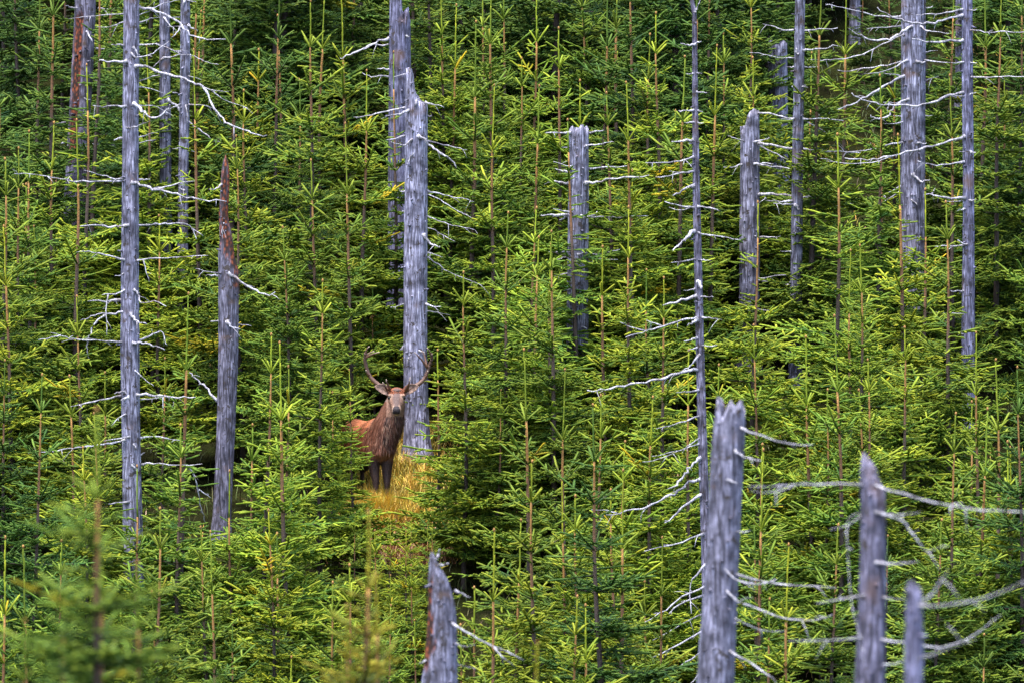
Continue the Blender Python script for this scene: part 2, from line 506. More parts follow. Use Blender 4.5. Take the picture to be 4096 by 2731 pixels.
# spine: (centre x, y, half width) in photo pixels; top: (across -1..1, y) of the broken edge; branches: (crop, weight, points)
snag('dead_trunk', 'thick grey dead trunk at upper left, split open on rust-red rotten heartwood', 'red-hearted split trunk', 164.5,
     [(352, -500, 38), (342, 0, 42), (318, 500, 44), (305, 730, 45), (298, 900, 47)], [(-1, -420), (1, -520)],
     [('A', 2, [(660, 70), (565, 48)]), ('A', 2, [(740, 270), (765, 320), (793, 365)]), ('A', 2, [(840, 70), (930, 80)]), ('A', 1, [(800, 690), (930, 710), (1050, 740)]),
      ('A', 1, [(820, 415), (960, 425), (1060, 432)]), ('A', 1, [(715, 840), (775, 855)]), ('A', 1, [(560, 1048), (480, 1060)]), ('A', 1, [(555, 1222), (470, 1230)]),
      ('A', 1, [(780, 1235), (870, 1235), (985, 1243)])], rot='split', vis=(0, 850))
snag('dead_trunk', 'tall silvery trunk at left with many whorled dead branches, longest bare trunk there', 'tall left silver trunk', 150,
     [(535, -500, 28), (526, 0, 31), (523, 400, 32), (521, 730, 33), (519, 1100, 36), (520, 1410, 38), (525, 1750, 37), (531, 2090, 40), (536, 2500, 44)], [(-1, -420), (1, -420)],
     [('A', 1, [(1060, 120), (920, 132), (770, 142), (585, 163)]), ('A', 1, [(1060, 190), (980, 220), (900, 235), (830, 232)]),
      ('A', 3, [(1190, 60), (1240, 70), (1330, 95), (1440, 140), (1530, 200), (1600, 275), (1680, 320), (1770, 335), (1920, 340)]),
      ('A', 1, [(1190, 70), (1300, 75), (1400, 30), (1540, 2)]), ('A', 1, [(1190, 130), (1300, 85), (1320, 25)]), ('A', 1, [(1190, 195), (1290, 160), (1370, 148)]),
      ('A', 2, [(1065, 388), (950, 385)]), ('A', 1, [(1180, 390), (1280, 380), (1360, 372)]),
      ('A', 1, [(1180, 385), (1320, 380), (1420, 405), (1500, 440), (1560, 470), (1640, 475), (1720, 510), (1800, 545), (1870, 552)]),
      ('A', 2, [(1120, 450), (1160, 490), (1230, 485), (1310, 455), (1380, 410), (1450, 350)]), ('A', 2, [(1135, 400), (1170, 460), (1200, 480)]),
      ('A', 3, [(1090, 525), (990, 530), (920, 530), (855, 515)]),
      ('A', 3, [(1155, 570), (1250, 575), (1340, 615), (1450, 650), (1580, 675), (1680, 720), (1745, 760), (1790, 850), (1830, 930), (1900, 1020), (1960, 1060), (2080, 1110), (2180, 1150), (2285, 1165)]),
      ('A', 1, [(1720, 740), (1830, 775), (1960, 788)]), ('A', 1, [(1810, 770), (1900, 850), (2010, 890), (2120, 925)]),
      ('A', 3, [(1140, 885), (1190, 920), (1230, 965), (1290, 1010), (1350, 1000), (1410, 950), (1460, 905)]),
      ('A', 2, [(1080, 910), (960, 913), (850, 915), (790, 900)]), ('A', 1, [(1180, 905), (1310, 910), (1400, 945), (1490, 1000)]),
      ('A', 1, [(1080, 1095), (1140, 1090), (1190, 1075), (1290, 1030)]), ('A', 1, [(1180, 700), (1280, 665), (1370, 640)]), ('A', 1, [(1180, 745), (1280, 755), (1430, 805)]),
      ('A', 2, [(1050, 1185), (1010, 1190), (975, 1205)]), ('A', 1, [(1180, 1180), (1260, 1155), (1350, 1130)]), ('A', 1, [(1180, 1230), (1260, 1210), (1330, 1200)]),
      ('E', 2, [(1060, 100), (920, 100), (700, 98), (580, 92), (480, 70), (400, 55), (250, 40), (120, 30)]), ('E', 2, [(1060, 80), (960, 75), (880, 45), (720, 10)]),
      ('E', 3, [(1120, 105), (1200, 125), (1310, 165), (1400, 185), (1510, 210), (1600, 235), (1720, 258), (1930, 265)]), ('E', 2, [(1310, 165), (1420, 145), (1540, 115), (1660, 93)]),
      ('E', 2, [(1180, 85), (1285, 75)]), ('E', 3, [(1100, 475), (1030, 480), (960, 490), (860, 485), (690, 475)]),
      ('E', 2, [(1175, 475), (1300, 465), (1400, 462), (1560, 455), (1640, 500), (1730, 560)]), ('E', 1, [(1640, 500), (1685, 600)]),
      ('E', 2, [(1065, 770), (940, 735), (800, 705), (700, 688)]), ('E', 2, [(1170, 775), (1280, 762), (1430, 752), (1600, 740), (1780, 730)]), ('E', 1, [(1225, 775), (1250, 870), (1280, 960)]),
      ('E', 1, [(1065, 885), (980, 905)]), ('E', 2, [(1070, 1025), (980, 1060), (870, 1068)]), ('E', 2, [(1140, 1020), (1180, 1060), (1200, 1130), (1320, 1125), (1415, 1165)]),
      ('E', 3, [(1040, 1115), (900, 1120), (755, 1125)]), ('E', 1, [(925, 1070), (910, 1160), (905, 1240), (915, 1320), (910, 1410)]),
      ('E', 2, [(1050, 1215), (950, 1232), (840, 1230), (760, 1265), (690, 1290)]), ('E', 2, [(905, 1240), (820, 1300), (775, 1390), (750, 1470), (745, 1560), (760, 1610)]),
      ('E', 3, [(1120, 1215), (1150, 1280), (1190, 1310), (1250, 1315)]), ('E', 2, [(1045, 1470), (900, 1460), (660, 1450), (560, 1430), (430, 1390)]), ('E', 1, [(520, 1415), (420, 1435), (330, 1455)]),
      ('E', 2, [(1180, 1455), (1280, 1420), (1370, 1380), (1405, 1430), (1425, 1505)]), ('E', 3, [(1135, 1475), (1230, 1480), (1300, 1500), (1415, 1528)]),
      ('I', 3, [(1080, 440), (1030, 448), (975, 455)]), ('I', 2, [(1045, 475), (900, 505), (760, 535), (680, 555), (600, 570)]), ('I', 3, [(1110, 485), (1045, 508)]),
      ('I', 3, [(1165, 462), (1280, 468), (1400, 480), (1520, 488), (1675, 490)]), ('I', 1, [(1195, 508), (1300, 498), (1400, 485)]), ('I', 1, [(1395, 485), (1395, 590)]), ('I', 1, [(1500, 490), (1475, 570)]),
      ('I', 1, [(1150, 255), (1200, 300), (1260, 350), (1315, 390)]), ('I', 2, [(1110, 825), (1000, 840), (875, 860)]),
      ('I', 2, [(1070, 850), (960, 880), (840, 895), (700, 910), (580, 930), (420, 955), (240, 960)]), ('I', 2, [(1195, 838), (1280, 825), (1400, 835), (1480, 850), (1570, 865)]),
      ('I', 2, [(1145, 885), (1170, 940)]), ('I', 1, [(1195, 985), (1240, 960)]), ('I', 3, [(1135, 1050), (1148, 1105)]),
      ('I', 2, [(1205, 1060), (1280, 1050), (1400, 1060), (1560, 1070), (1725, 1060)]), ('I', 2, [(1600, 1068), (1660, 1150), (1690, 1250), (1705, 1360), (1730, 1470), (1760, 1550)]),
      ('I', 1, [(1700, 1275), (1810, 1350)]), ('I', 1, [(1080, 630), (1010, 670), (955, 725)]), ('I', 2, [(1110, 1380), (1000, 1385), (925, 1400)])], vis=(0, 2080), knots=30)
snag('dead_trunk', 'slim grey trunk in the upper left, left one of a close pair', 'slim upper-left pair', 164.4,
     [(655, -500, 19), (659, 0, 21), (660, 400, 23), (662, 730, 24), (668, 1100, 25)], [(-1, -400), (1, -400)],
     [('A', 1, [(1370, 148), (1450, 150), (1540, 150)]), ('A', 2, [(1400, 150), (1440, 200), (1500, 265)]), ('A', 1, [(1380, 245), (1420, 230), (1550, 225)]), ('A', 2, [(1400, 500), (1350, 540), (1315, 575)]),
      ('A', 2, [(1400, 495), (1480, 485), (1550, 465)]), ('A', 3, [(1430, 850), (1500, 900), (1560, 970), (1620, 1040), (1700, 1110), (1780, 1170), (1830, 1210), (1885, 1222)]),
      ('A', 2, [(1455, 790), (1520, 800), (1575, 840)]), ('A', 2, [(1400, 1310), (1340, 1380), (1280, 1460)]), ('A', 2, [(1400, 1280), (1300, 1340), (1200, 1390)]), ('A', 1, [(1425, 1265), (1445, 1310)])], vis=(0, 860))
snag('dead_trunk', 'slim grey trunk in the upper left, right one of a close pair', 'slim upper-left pair', 163.8,
     [(745, -500, 17), (741, 0, 19), (740, 300, 20), (733, 730, 20), (730, 1100, 22)], [(-1, -380), (1, -380)],
     [('A', 2, [(1550, 225), (1510, 280), (1470, 325)]), ('A', 2, [(1580, 10), (1560, 50)]), ('A', 2, [(1610, 215), (1650, 245), (1695, 275)]), ('A', 1, [(1600, 5), (1680, 18)]), ('A', 2, [(1620, 470), (1630, 530), (1605, 560)]),
      ('A', 1, [(1550, 890), (1480, 920), (1440, 950)]), ('A', 2, [(1590, 900), (1600, 980), (1610, 1055)]), ('A', 1, [(1610, 895), (1750, 905), (1830, 935)]), ('A', 1, [(1550, 655), (1640, 660), (1725, 685)]),
      ('A', 1, [(1590, 1270), (1530, 1268), (1470, 1275)]), ('A', 1, [(1610, 1285), (1690, 1310)]), ('E', 1, [(1580, 180), (1530, 155)]), ('E', 2, [(1575, 170), (1560, 240)])], vis=(0, 900))
snag('broken_snag', 'broken snag ending in a thin rust-red pointed spike, left of the stag', 'red spiked snag', 155.5,
     [(903, 622, 6), (902, 690, 17), (900, 760, 18), (893, 860, 19), (905, 960, 26), (905, 1020, 33), (914, 1080, 40), (914, 1200, 41), (914, 1410, 40), (905, 1700, 38), (888, 2070, 36), (880, 2200, 40)], [(-1, 640), (0, 612), (1, 650)],
     [('E', 2, [(1900, 125), (1850, 160), (1785, 172)]), ('E', 2, [(1880, 905), (1755, 900)]), ('E', 1, [(1870, 885), (1780, 870), (1675, 845)]),
      ('E', 3, [(1950, 875), (2030, 925), (2110, 985), (2190, 1035), (2270, 1070), (2352, 1050)]), ('E', 3, [(1945, 1295), (1970, 1330), (2050, 1360)]), ('E', 2, [(1870, 1295), (1800, 1290)]),
      ('E', 1, [(2035, 1315), (2150, 1330)]), ('E', 1, [(1970, 1420), (1990, 1465)]), ('E', 1, [(1915, 450), (1900, 530), (1905, 600)]), ('I', 3, [(1865, 520), (1800, 450), (1740, 385), (1670, 320), (1615, 270)])], rot='spike', jag=0.02, vis=(620, 2070))
snag('broken_snag', 'grey trunk with a torn jagged right half at the top, behind the central trunk', 'torn top-centre trunk', 165,
     [(1590, -400, 40), (1600, 0, 42), (1600, 300, 45), (1600, 620, 47), (1600, 1000, 50)], [(-1, -330), (0.1, -330), (0.2, 40), (0.5, 55), (0.75, 20), (1, 80)],
     [('B', 3, [(1195, 325), (1110, 350), (1020, 390), (920, 440), (830, 480), (770, 505)]), ('B', 2, [(1200, 385), (1130, 388), (1055, 390), (970, 425)]), ('B', 2, [(1195, 660), (1100, 655), (1040, 660), (960, 630)]),
      ('B', 2, [(1190, 597), (1085, 588)]), ('B', 2, [(1330, 310), (1365, 315)])], jag=0.08, vis=(0, 590))
snag('broken_snag', 'thick pale central snag with stepped broken top, standing behind the stag', 'central pale snag', 159.2,
     [(1666, 270, 43), (1665, 480, 45), (1664, 730, 45), (1662, 1050, 47), (1661, 1410, 48), (1665, 1650, 48), (1668, 1780, 50), (1668, 1900, 62)],
     [(-1, 272), (-0.45, 268), (-0.4, 330), (-0.2, 345), (-0.15, 365), (0.2, 385), (0.6, 402), (1, 420)],
     [('B', 1, [(1340, 638), (1280, 645), (1225, 660)]), ('B', 2, [(1495, 875), (1580, 895), (1660, 915)]), ('B', 2, [(1330, 920), (1230, 940), (1080, 975), (960, 1005), (900, 1008)]), ('B', 3, [(1360, 940), (1290, 970), (1215, 978)]),
      ('B', 3, [(1420, 850), (1425, 915)]), ('B', 2, [(1505, 990), (1555, 995)]), ('B', 2, [(1330, 1165), (1240, 1185), (1170, 1200)]), ('B', 2, [(1390, 1190), (1350, 1225), (1300, 1245), (1205, 1215)]),
      ('B', 3, [(1440, 1165), (1500, 1195), (1530, 1235), (1600, 1285), (1660, 1330), (1720, 1380), (1775, 1440)]), ('B', 2, [(1505, 1205), (1650, 1240), (1760, 1265), (1855, 1290)]), ('B', 2, [(1400, 1310), (1360, 1360), (1345, 1410)]),
      ('F', 2, [(1510, 180), (1620, 205), (1740, 235), (1840, 250), (1910, 270)]), ('F', 1, [(1510, 210), (1600, 240), (1690, 300), (1780, 355), (1850, 385), (1900, 415)]),
      ('F', 1, [(1510, 395), (1600, 430), (1700, 465), (1800, 490), (1900, 505), (1950, 548)]), ('F', 1, [(1510, 495), (1580, 515), (1650, 560), (1750, 612)]), ('F', 3, [(1480, 550), (1530, 610), (1580, 650), (1628, 660)]),
      ('F', 1, [(1510, 705), (1600, 730), (1645, 748)]), ('F', 1, [(1510, 740), (1610, 810), (1690, 870), (1790, 910), (1900, 950), (1988, 990)]), ('F', 2, [(1500, 1145), (1570, 1165), (1640, 1175)]),
      ('F', 1, [(1560, 1165), (1620, 1215)]), ('F', 1, [(1510, 1205), (1610, 1220), (1715, 1245)]), ('F', 1, [(1325, 1145), (1260, 1165), (1200, 1175)]), ('F', 2, [(1330, 185), (1283, 188)]), ('F', 2, [(1335, 350), (1308, 352)]),
      ('J', 2, [(1315, 60), (1280, 85)]), ('J', 2, [(1440, 90), (1485, 110), (1490, 150)]), ('J', 2, [(1365, 150), (1345, 188)])], jag=0.05, knots=44, vis=(270, 1780))
snag('broken_snag', 'squat flat-topped snag with stubby horizontal branches right of the central trunk', 'flat-topped mid snag', 159.8,
     [(2315, 500, 40), (2315, 700, 41), (2312, 1000, 43), (2311, 1400, 44), (2311, 1800, 47)], [(-1, 515), (-0.5, 500), (0, 498), (0.5, 496), (1, 508)],
     [('C', 3, [(605, 1140), (540, 1140), (460, 1138), (385, 1145)]), ('C', 2, [(755, 1140), (830, 1125), (890, 1120)]), ('C', 1, [(600, 1262), (525, 1260)]), ('C', 2, [(720, 1250), (820, 1240), (900, 1225), (980, 1212)]),
      ('C', 2, [(635, 1440), (560, 1415), (455, 1390)]), ('C', 3, [(590, 1465), (475, 1450)]), ('C', 2, [(755, 1445), (880, 1435), (1000, 1430), (1160, 1408)]),
      ('G', 3, [(725, 115), (830, 105), (960, 78), (1120, 62), (1275, 52)]), ('G', 3, [(590, 115), (500, 105), (420, 95)]), ('G', 2, [(620, 370), (540, 355), (460, 340)]), ('G', 3, [(590, 390), (440, 390), (340, 390)]),
      ('G', 3, [(690, 395), (780, 390), (840, 355)]), ('G', 2, [(750, 398), (900, 405), (1000, 405), (1130, 393), (1260, 395)]), ('G', 2, [(580, 390), (510, 435)]), ('G', 3, [(585, 705), (470, 700), (360, 698)]),
      ('G', 2, [(585, 735), (455, 765)]), ('G', 2, [(660, 725), (740, 712), (830, 720), (930, 700), (1020, 685)]), ('G', 2, [(745, 745), (880, 760), (1005, 765)]), ('G', 1, [(585, 885), (460, 910)]),
      ('G', 1, [(600, 1018), (525, 1028)]), ('G', 2, [(600, 1215), (520, 1180), (380, 1135)]), ('G', 2, [(690, 1345), (740, 1350)]), ('G', 1, [(605, 1215), (470, 1200)])], jag=0.06, knots=40, vis=(498, 1400))
snag('dead_trunk', 'thinnest leaning dead trunk with forked tip and lichen-dark patches, right of centre', 'thin forked snag', 143,
     [(2764, -40, 6), (2767, 0, 8), (2778, 60, 9), (2779, 200, 10), (2780, 340, 11), (2782, 560, 13), (2786, 800, 15), (2792, 1050, 16), (2800, 1410, 17), (2808, 1700, 18), (2816, 1950, 19), (2826, 2200, 21), (2838, 2731, 23)], [(-1, -40), (1, -40)],
     [('C', 2, [(1665, 115), (1690, 60), (1715, 5)]), ('C', 2, [(1665, 390), (1600, 385), (1550, 375)]), ('C', 2, [(1670, 385), (1725, 355)]), ('C', 1, [(1660, 632), (1590, 630)]), ('C', 1, [(1680, 630), (1725, 632)]),
      ('C', 1, [(1680, 785), (1775, 795)]), ('C', 2, [(1660, 945), (1590, 945), (1535, 952)]), ('C', 1, [(1690, 950), (1735, 960)]), ('C', 1, [(1660, 1048), (1575, 1048)]), ('C', 1, [(1690, 1050), (1735, 1052)]),
      ('C', 3, [(1660, 1195), (1570, 1205), (1460, 1215)]), ('C', 2, [(1660, 1340), (1540, 1380), (1400, 1395), (1245, 1397)]), ('C', 2, [(1660, 1465), (1560, 1480), (1440, 1505), (1330, 1520)]), ('C', 1, [(1620, 1480), (1450, 1468)]),
      ('G', 3, [(1660, 140), (1560, 175), (1470, 225)]), ('G', 2, [(1660, 325), (1540, 310), (1415, 275)]), ('G', 1, [(1640, 320), (1540, 345), (1450, 325)]), ('G', 2, [(1690, 315), (1800, 325), (1880, 350)]),
      ('G', 3, [(1670, 525), (1590, 575), (1540, 630), (1470, 685)]), ('G', 2, [(1690, 535), (1800, 560), (1900, 570), (2050, 600)]), ('G', 1, [(1670, 765), (1560, 780), (1460, 795)]), ('G', 1, [(1710, 770), (1795, 775)]),
      ('G', 3, [(1690, 960), (1725, 1025)]), ('G', 3, [(1685, 1080), (1550, 1115), (1400, 1165)]), ('G', 1, [(1715, 1085), (1830, 1085)]), ('G', 1, [(1670, 1015), (1570, 1035)]),
      ('G', 2, [(1690, 1260), (1560, 1285), (1430, 1330), (1300, 1360), (1180, 1400), (1075, 1430)]), ('G', 1, [(1390, 1340), (1250, 1280)]), ('G', 1, [(1240, 1375), (1120, 1345), (1030, 1300)]), ('G', 3, [(1690, 1270), (1650, 1300), (1605, 1325)]),
      ('G', 1, [(1725, 1258), (1820, 1270), (1895, 1285)]), ('G', 2, [(1690, 1435), (1575, 1460)]), ('G', 1, [(1725, 1500), (1860, 1500)]), ('G', 1, [(1690, 1515), (1600, 1540)]),
      ('K', 2, [(1710, 120), (1660, 180), (1610, 235), (1540, 275)]), ('K', 3, [(1690, 255), (1580, 265), (1460, 300), (1330, 340), (1190, 365), (1000, 395), (860, 425), (750, 430)]), ('K', 2, [(1700, 425), (1600, 440), (1505, 452)]),
      ('K', 2, [(1700, 650), (1590, 690), (1500, 715), (1335, 762)]), ('K', 1, [(1705, 840), (1620, 890), (1570, 930), (1450, 960), (1300, 995)]), ('K', 1, [(1705, 885), (1590, 920), (1480, 970), (1350, 1015), (1220, 1040)]),
      ('K', 3, [(1720, 1000), (1650, 1055), (1600, 1120), (1560, 1185), (1510, 1230), (1430, 1265)]), ('K', 3, [(1715, 1185), (1610, 1215), (1560, 1270), (1460, 1330), (1340, 1380), (1220, 1430), (1080, 1460), (905, 1495)]),
      ('K', 1, [(1270, 1410), (1215, 1480), (1200, 1560)]), ('K', 1, [(1000, 1475), (880, 1450), (785, 1448)]), ('K', 3, [(1720, 1320), (1600, 1400), (1520, 1480), (1415, 1560)]),
      ('O', 2, [(330, 185), (260, 210), (140, 240)]), ('O', 2, [(335, 280), (295, 330), (285, 380), (290, 440)]), ('O', 2, [(335, 350), (260, 385), (210, 425), (140, 465)]), ('O', 2, [(337, 378), (250, 410), (220, 440)]),
      ('O', 2, [(337, 435), (260, 470), (170, 520)]), ('O', 2, [(338, 485), (250, 535), (168, 577)]), ('O', 2, [(338, 545), (240, 613)]), ('O', 2, [(338, 600), (288, 658)])], jag=0.01, knots=26, vis=(0, 2050))
snag('broken_snag', 'pale snag with a notched broken top, right of the thin forked snag', 'notched pale snag', 163,
     [(2999, 430, 38), (2999, 600, 38), (2999, 730, 39), (2998, 1000, 41), (2997, 1250, 42), (2996, 1500, 44)], [(-1, 505), (-0.35, 498), (-0.2, 455), (0.3, 432), (1, 440)],
     [('C', 1, [(2090, 1215), (2010, 1185), (1945, 1162)]), ('D', 2, [(40, 1218), (120, 1200), (180, 1185)]), ('C', 2, [(2075, 1408), (1980, 1430), (1915, 1435)]),
      ('D', 2, [(75, 968), (210, 980), (320, 1010), (440, 1025), (520, 1060), (620, 1115), (700, 1180), (770, 1250), (830, 1310)]), ('D', 3, [(75, 1228), (250, 1255), (400, 1275), (600, 1285), (780, 1298), (950, 1302)]),
      ('D', 2, [(75, 1235), (200, 1300), (330, 1365)]), ('D', 2, [(40, 1405), (120, 1400), (215, 1402)]), ('D', 2, [(75, 1410), (240, 1430), (380, 1450), (545, 1472)]),
      ('H', 3, [(75, 210), (250, 215), (420, 228), (560, 235), (700, 255), (850, 290), (940, 303)]), ('H', 1, [(480, 235), (640, 275), (830, 335)]), ('H', 2, [(75, 580), (200, 578), (265, 567)]), ('H', 1, [(60, 565), (10, 580)]),
      ('H', 2, [(75, 935), (230, 905), (355, 890)]), ('H', 2, [(75, 940), (350, 985), (480, 992), (620, 1000), (740, 1035), (870, 1078)]), ('H', 2, [(75, 1195), (290, 1210), (460, 1208)])], jag=0.05, vis=(432, 1230))
snag('broken_snag', 'far grey broken stump behind yellow-tipped spruce in the upper right', 'far flat-topped stump', 171,
     [(3111, 160, 38), (3112, 400, 39), (3112, 600, 40), (3112, 1000, 42)], [(-1, 152), (-0.4, 165), (0, 175), (0.5, 160), (1, 170)], [('D', 1, [(345, 660), (285, 672)])], jag=0.08, vis=(150, 330))
snag('dead_trunk', 'slender dark grey trunk with short horizontal branches, between pale snag and big right trunk', 'slender dark right trunk', 162.2,
     [(3205, -500, 18), (3200, 0, 20), (3196, 300, 21), (3189, 730, 23), (3185, 1100, 24), (3182, 1400, 26)], [(-1, -400), (1, -400)],
     [('D', 2, [(395, 260), (290, 258), (220, 235), (115, 208)]), ('D', 2, [(470, 262), (600, 252), (755, 243)]), ('D', 2, [(460, 435), (570, 420), (680, 415), (710, 392), (755, 398)]), ('D', 1, [(390, 575), (320, 572)]),
      ('D', 1, [(470, 573), (595, 573)]), ('D', 1, [(390, 500), (250, 495), (120, 465), (0, 447)]), ('D', 3, [(400, 425), (430, 470)]), ('D', 2, [(370, 745), (500, 748)]), ('D', 1, [(385, 1015), (270, 1020)]), ('D', 2, [(460, 1020), (600, 1015), (810, 1028)]),
      ('H', 2, [(375, 270), (270, 270), (160, 265), (135, 235)]), ('H', 2, [(375, 295), (210, 290)]), ('H', 3, [(390, 295), (420, 325), (432, 352)]), ('H', 1, [(365, 700), (265, 695)])], vis=(0, 1180))
snag('dead_trunk', 'thickest trunk in the upper right, smooth grey with long curved dead branches', 'thick upper-right trunk', 163.6,
     [(3656, -500, 48), (3655, 0, 50), (3654, 400, 49), (3651, 730, 49), (3650, 1000, 50), (3650, 1300, 54)], [(-1, -420), (1, -420)],
     [('D', 2, [(1315, 140), (1200, 145), (1080, 135), (950, 105), (800, 68), (655, 42)]), ('D', 2, [(1315, 225), (1180, 240), (1005, 248)]), ('D', 3, [(1400, 225), (1340, 255), (1270, 310), (1200, 340), (1100, 345), (980, 320), (910, 290), (875, 258)]),
      ('D', 2, [(1330, 300), (1250, 330), (1150, 380), (1060, 425), (960, 470), (860, 495), (740, 510), (620, 518), (480, 515)]), ('D', 2, [(1355, 518), (1270, 560), (1150, 610), (990, 635)]),
      ('D', 2, [(1315, 525), (1180, 560), (1020, 580), (900, 605), (760, 608)]), ('D', 3, [(1330, 655), (1220, 710), (1100, 775), (960, 850), (830, 910), (720, 945), (585, 995)]), ('D', 1, [(1320, 655), (1240, 640), (1150, 628)]),
      ('D', 3, [(1370, 850), (1280, 880), (1240, 920), (1200, 980), (1130, 1015), (1080, 1012), (1035, 990)]), ('D', 1, [(1380, 860), (1250, 880), (1090, 875)]), ('D', 1, [(1320, 1045), (1240, 1063), (1160, 1060)]),
      ('D', 1, [(1315, 1000), (1230, 995)]), ('D', 2, [(1315, 1220), (1180, 1245), (1080, 1275), (960, 1292), (780, 1300)]), ('D', 2, [(1460, 225), (1520, 265), (1600, 275), (1710, 287)]), ('D', 3, [(1430, 520), (1470, 540), (1505, 530)]),
      ('D', 2, [(1495, 515), (1620, 530), (1700, 535)]), ('D', 1, [(1495, 995), (1570, 988)]), ('D', 2, [(1440, 1225), (1525, 1230)]), ('D', 1, [(1500, 450), (1610, 430)]), ('D', 1, [(1500, 690), (1620, 658)]),
      ('D', 1, [(1500, 70), (1570, 55)]), ('H', 3, [(1400, 30), (1440, 80), (1480, 100), (1540, 98)]), ('H', 2, [(1310, 140), (1200, 195), (1155, 235)]), ('H', 1, [(1310, 170), (1190, 250), (1135, 290)]), ('H', 2, [(1390, 255), (1440, 300)])], vis=(0, 1000), knots=26)
snag('dead_trunk', 'smooth slender trunk nearest the right edge with long drooping branches to the left', 'slender right-edge trunk', 159.5,
     [(3870, -500, 20), (3868, 0, 22), (3870, 400, 23), (3874, 730, 23), (3874, 1100, 25), (3873, 1410, 28), (3873, 1800, 30)], [(-1, -420), (1, -420)],
     [('D', 2, [(1830, 85), (1720, 100), (1600, 120), (1500, 128), (1430, 125)]), ('D', 3, [(1830, 133), (1720, 150), (1620, 190), (1520, 203), (1400, 192), (1300, 170), (1200, 130), (1090, 65)]), ('D', 1, [(1885, 88), (1950, 82)]),
      ('D', 3, [(1835, 345), (1720, 350), (1560, 368), (1480, 355), (1390, 330)]), ('D', 1, [(1840, 535), (1690, 535)]), ('D', 1, [(1890, 535), (1950, 535)]),
      ('D', 3, [(1840, 792), (1760, 805), (1690, 830), (1580, 880), (1440, 905), (1300, 905), (1150, 895), (1050, 880), (960, 850), (880, 800)]), ('D', 1, [(1840, 828), (1700, 822)]), ('D', 1, [(1885, 810), (1940, 790)]),
      ('D', 3, [(1845, 1165), (1720, 1205), (1560, 1250), (1400, 1290), (1260, 1325), (1100, 1360), (960, 1365), (810, 1362)]), ('D', 2, [(1845, 1382), (1720, 1405), (1600, 1415), (1500, 1400), (1440, 1380)]),
      ('D', 1, [(1840, 1300), (1795, 1300)]), ('D', 2, [(1890, 1300), (1940, 1305)]), ('D', 1, [(1240, 1335), (1050, 1390), (850, 1402), (660, 1380)]), ('D', 2, [(1900, 660), (2000, 668), (2100, 665), (2230, 655), (2380, 652)]), ('D', 2, [(1890, 262), (1950, 265), (2050, 278), (2200, 275), (2380, 275)]),
      ('H', 3, [(1850, 245), (1720, 240), (1620, 228), (1560, 210), (1495, 225)]), ('H', 1, [(1565, 212), (1592, 158)]), ('H', 1, [(1845, 262), (1675, 265)]), ('H', 2, [(1850, 335), (1780, 348)]), ('H', 2, [(1885, 258), (1945, 262)]),
      ('H', 2, [(1840, 645), (1700, 652), (1590, 652)]), ('H', 2, [(1865, 640), (1780, 600)]), ('H', 2, [(1835, 1035), (1695, 1035)]), ('H', 2, [(1835, 1228), (1680, 1225), (1590, 1218)]), ('H', 1, [(1840, 1400), (1780, 1415)])], vis=(0, 1385), knots=26)
snag('dead_trunk', 'far thin grey trunk peeking out between the two upper-right trunks', 'far thin right trunk', 175,
     [(3836, -400, 12), (3835, 0, 13), (3835, 400, 14), (3835, 800, 15)], [(-1, -330), (1, -330)], [], vis=(0, 190))
snag('dead_trunk', 'far grey trunk whose foot shows at the top edge, right of the slender dark trunk', 'far top-edge trunk', 178,
     [(3420, -500, 19), (3420, 0, 20), (3420, 300, 21)], [(-1, -420), (1, -420)], [], vis=(0, 30))
snag('broken_snag', 'large out-of-focus snag with three-pronged torn top in the right foreground', 'pronged foreground snag', 104,
     [(2925, 1590, 58), (2915, 1750, 66), (2905, 1900, 68), (2897, 2090, 66), (2880, 2400, 70), (2862, 2731, 76), (2850, 3300, 82)],
     [(-1, 1582), (-0.78, 1585), (-0.68, 1660), (-0.45, 1650), (-0.1, 1600), (0.15, 1590), (0.3, 1640), (0.55, 1600), (0.75, 1592), (1, 1640)],
     [('L', 3, [(-75, 750), (0, 780), (220, 855), (380, 885), (560, 895)]), ('K', 3, [(2000, 940), (2060, 980), (2130, 1010), (2230, 1025)]), ('K', 3, [(1940, 1190), (2040, 1230)]), ('K', 3, [(1900, 1390), (1915, 1440)]),
      ('O', 3, [(430, 312), (520, 335), (620, 348), (750, 355)]), ('O', 3, [(395, 295), (430, 330), (500, 345), (560, 330)]), ('O', 3, [(395, 360), (440, 400), (520, 430), (600, 455), (680, 460), (740, 440)]),
      ('O', 2, [(425, 452), (510, 490), (590, 492)]), ('O', 3, [(410, 555), (470, 590), (530, 630), (560, 658)]), ('O', 2, [(430, 178), (478, 175)])], jag=0.03, knots=26, vis=(1580, 2731))
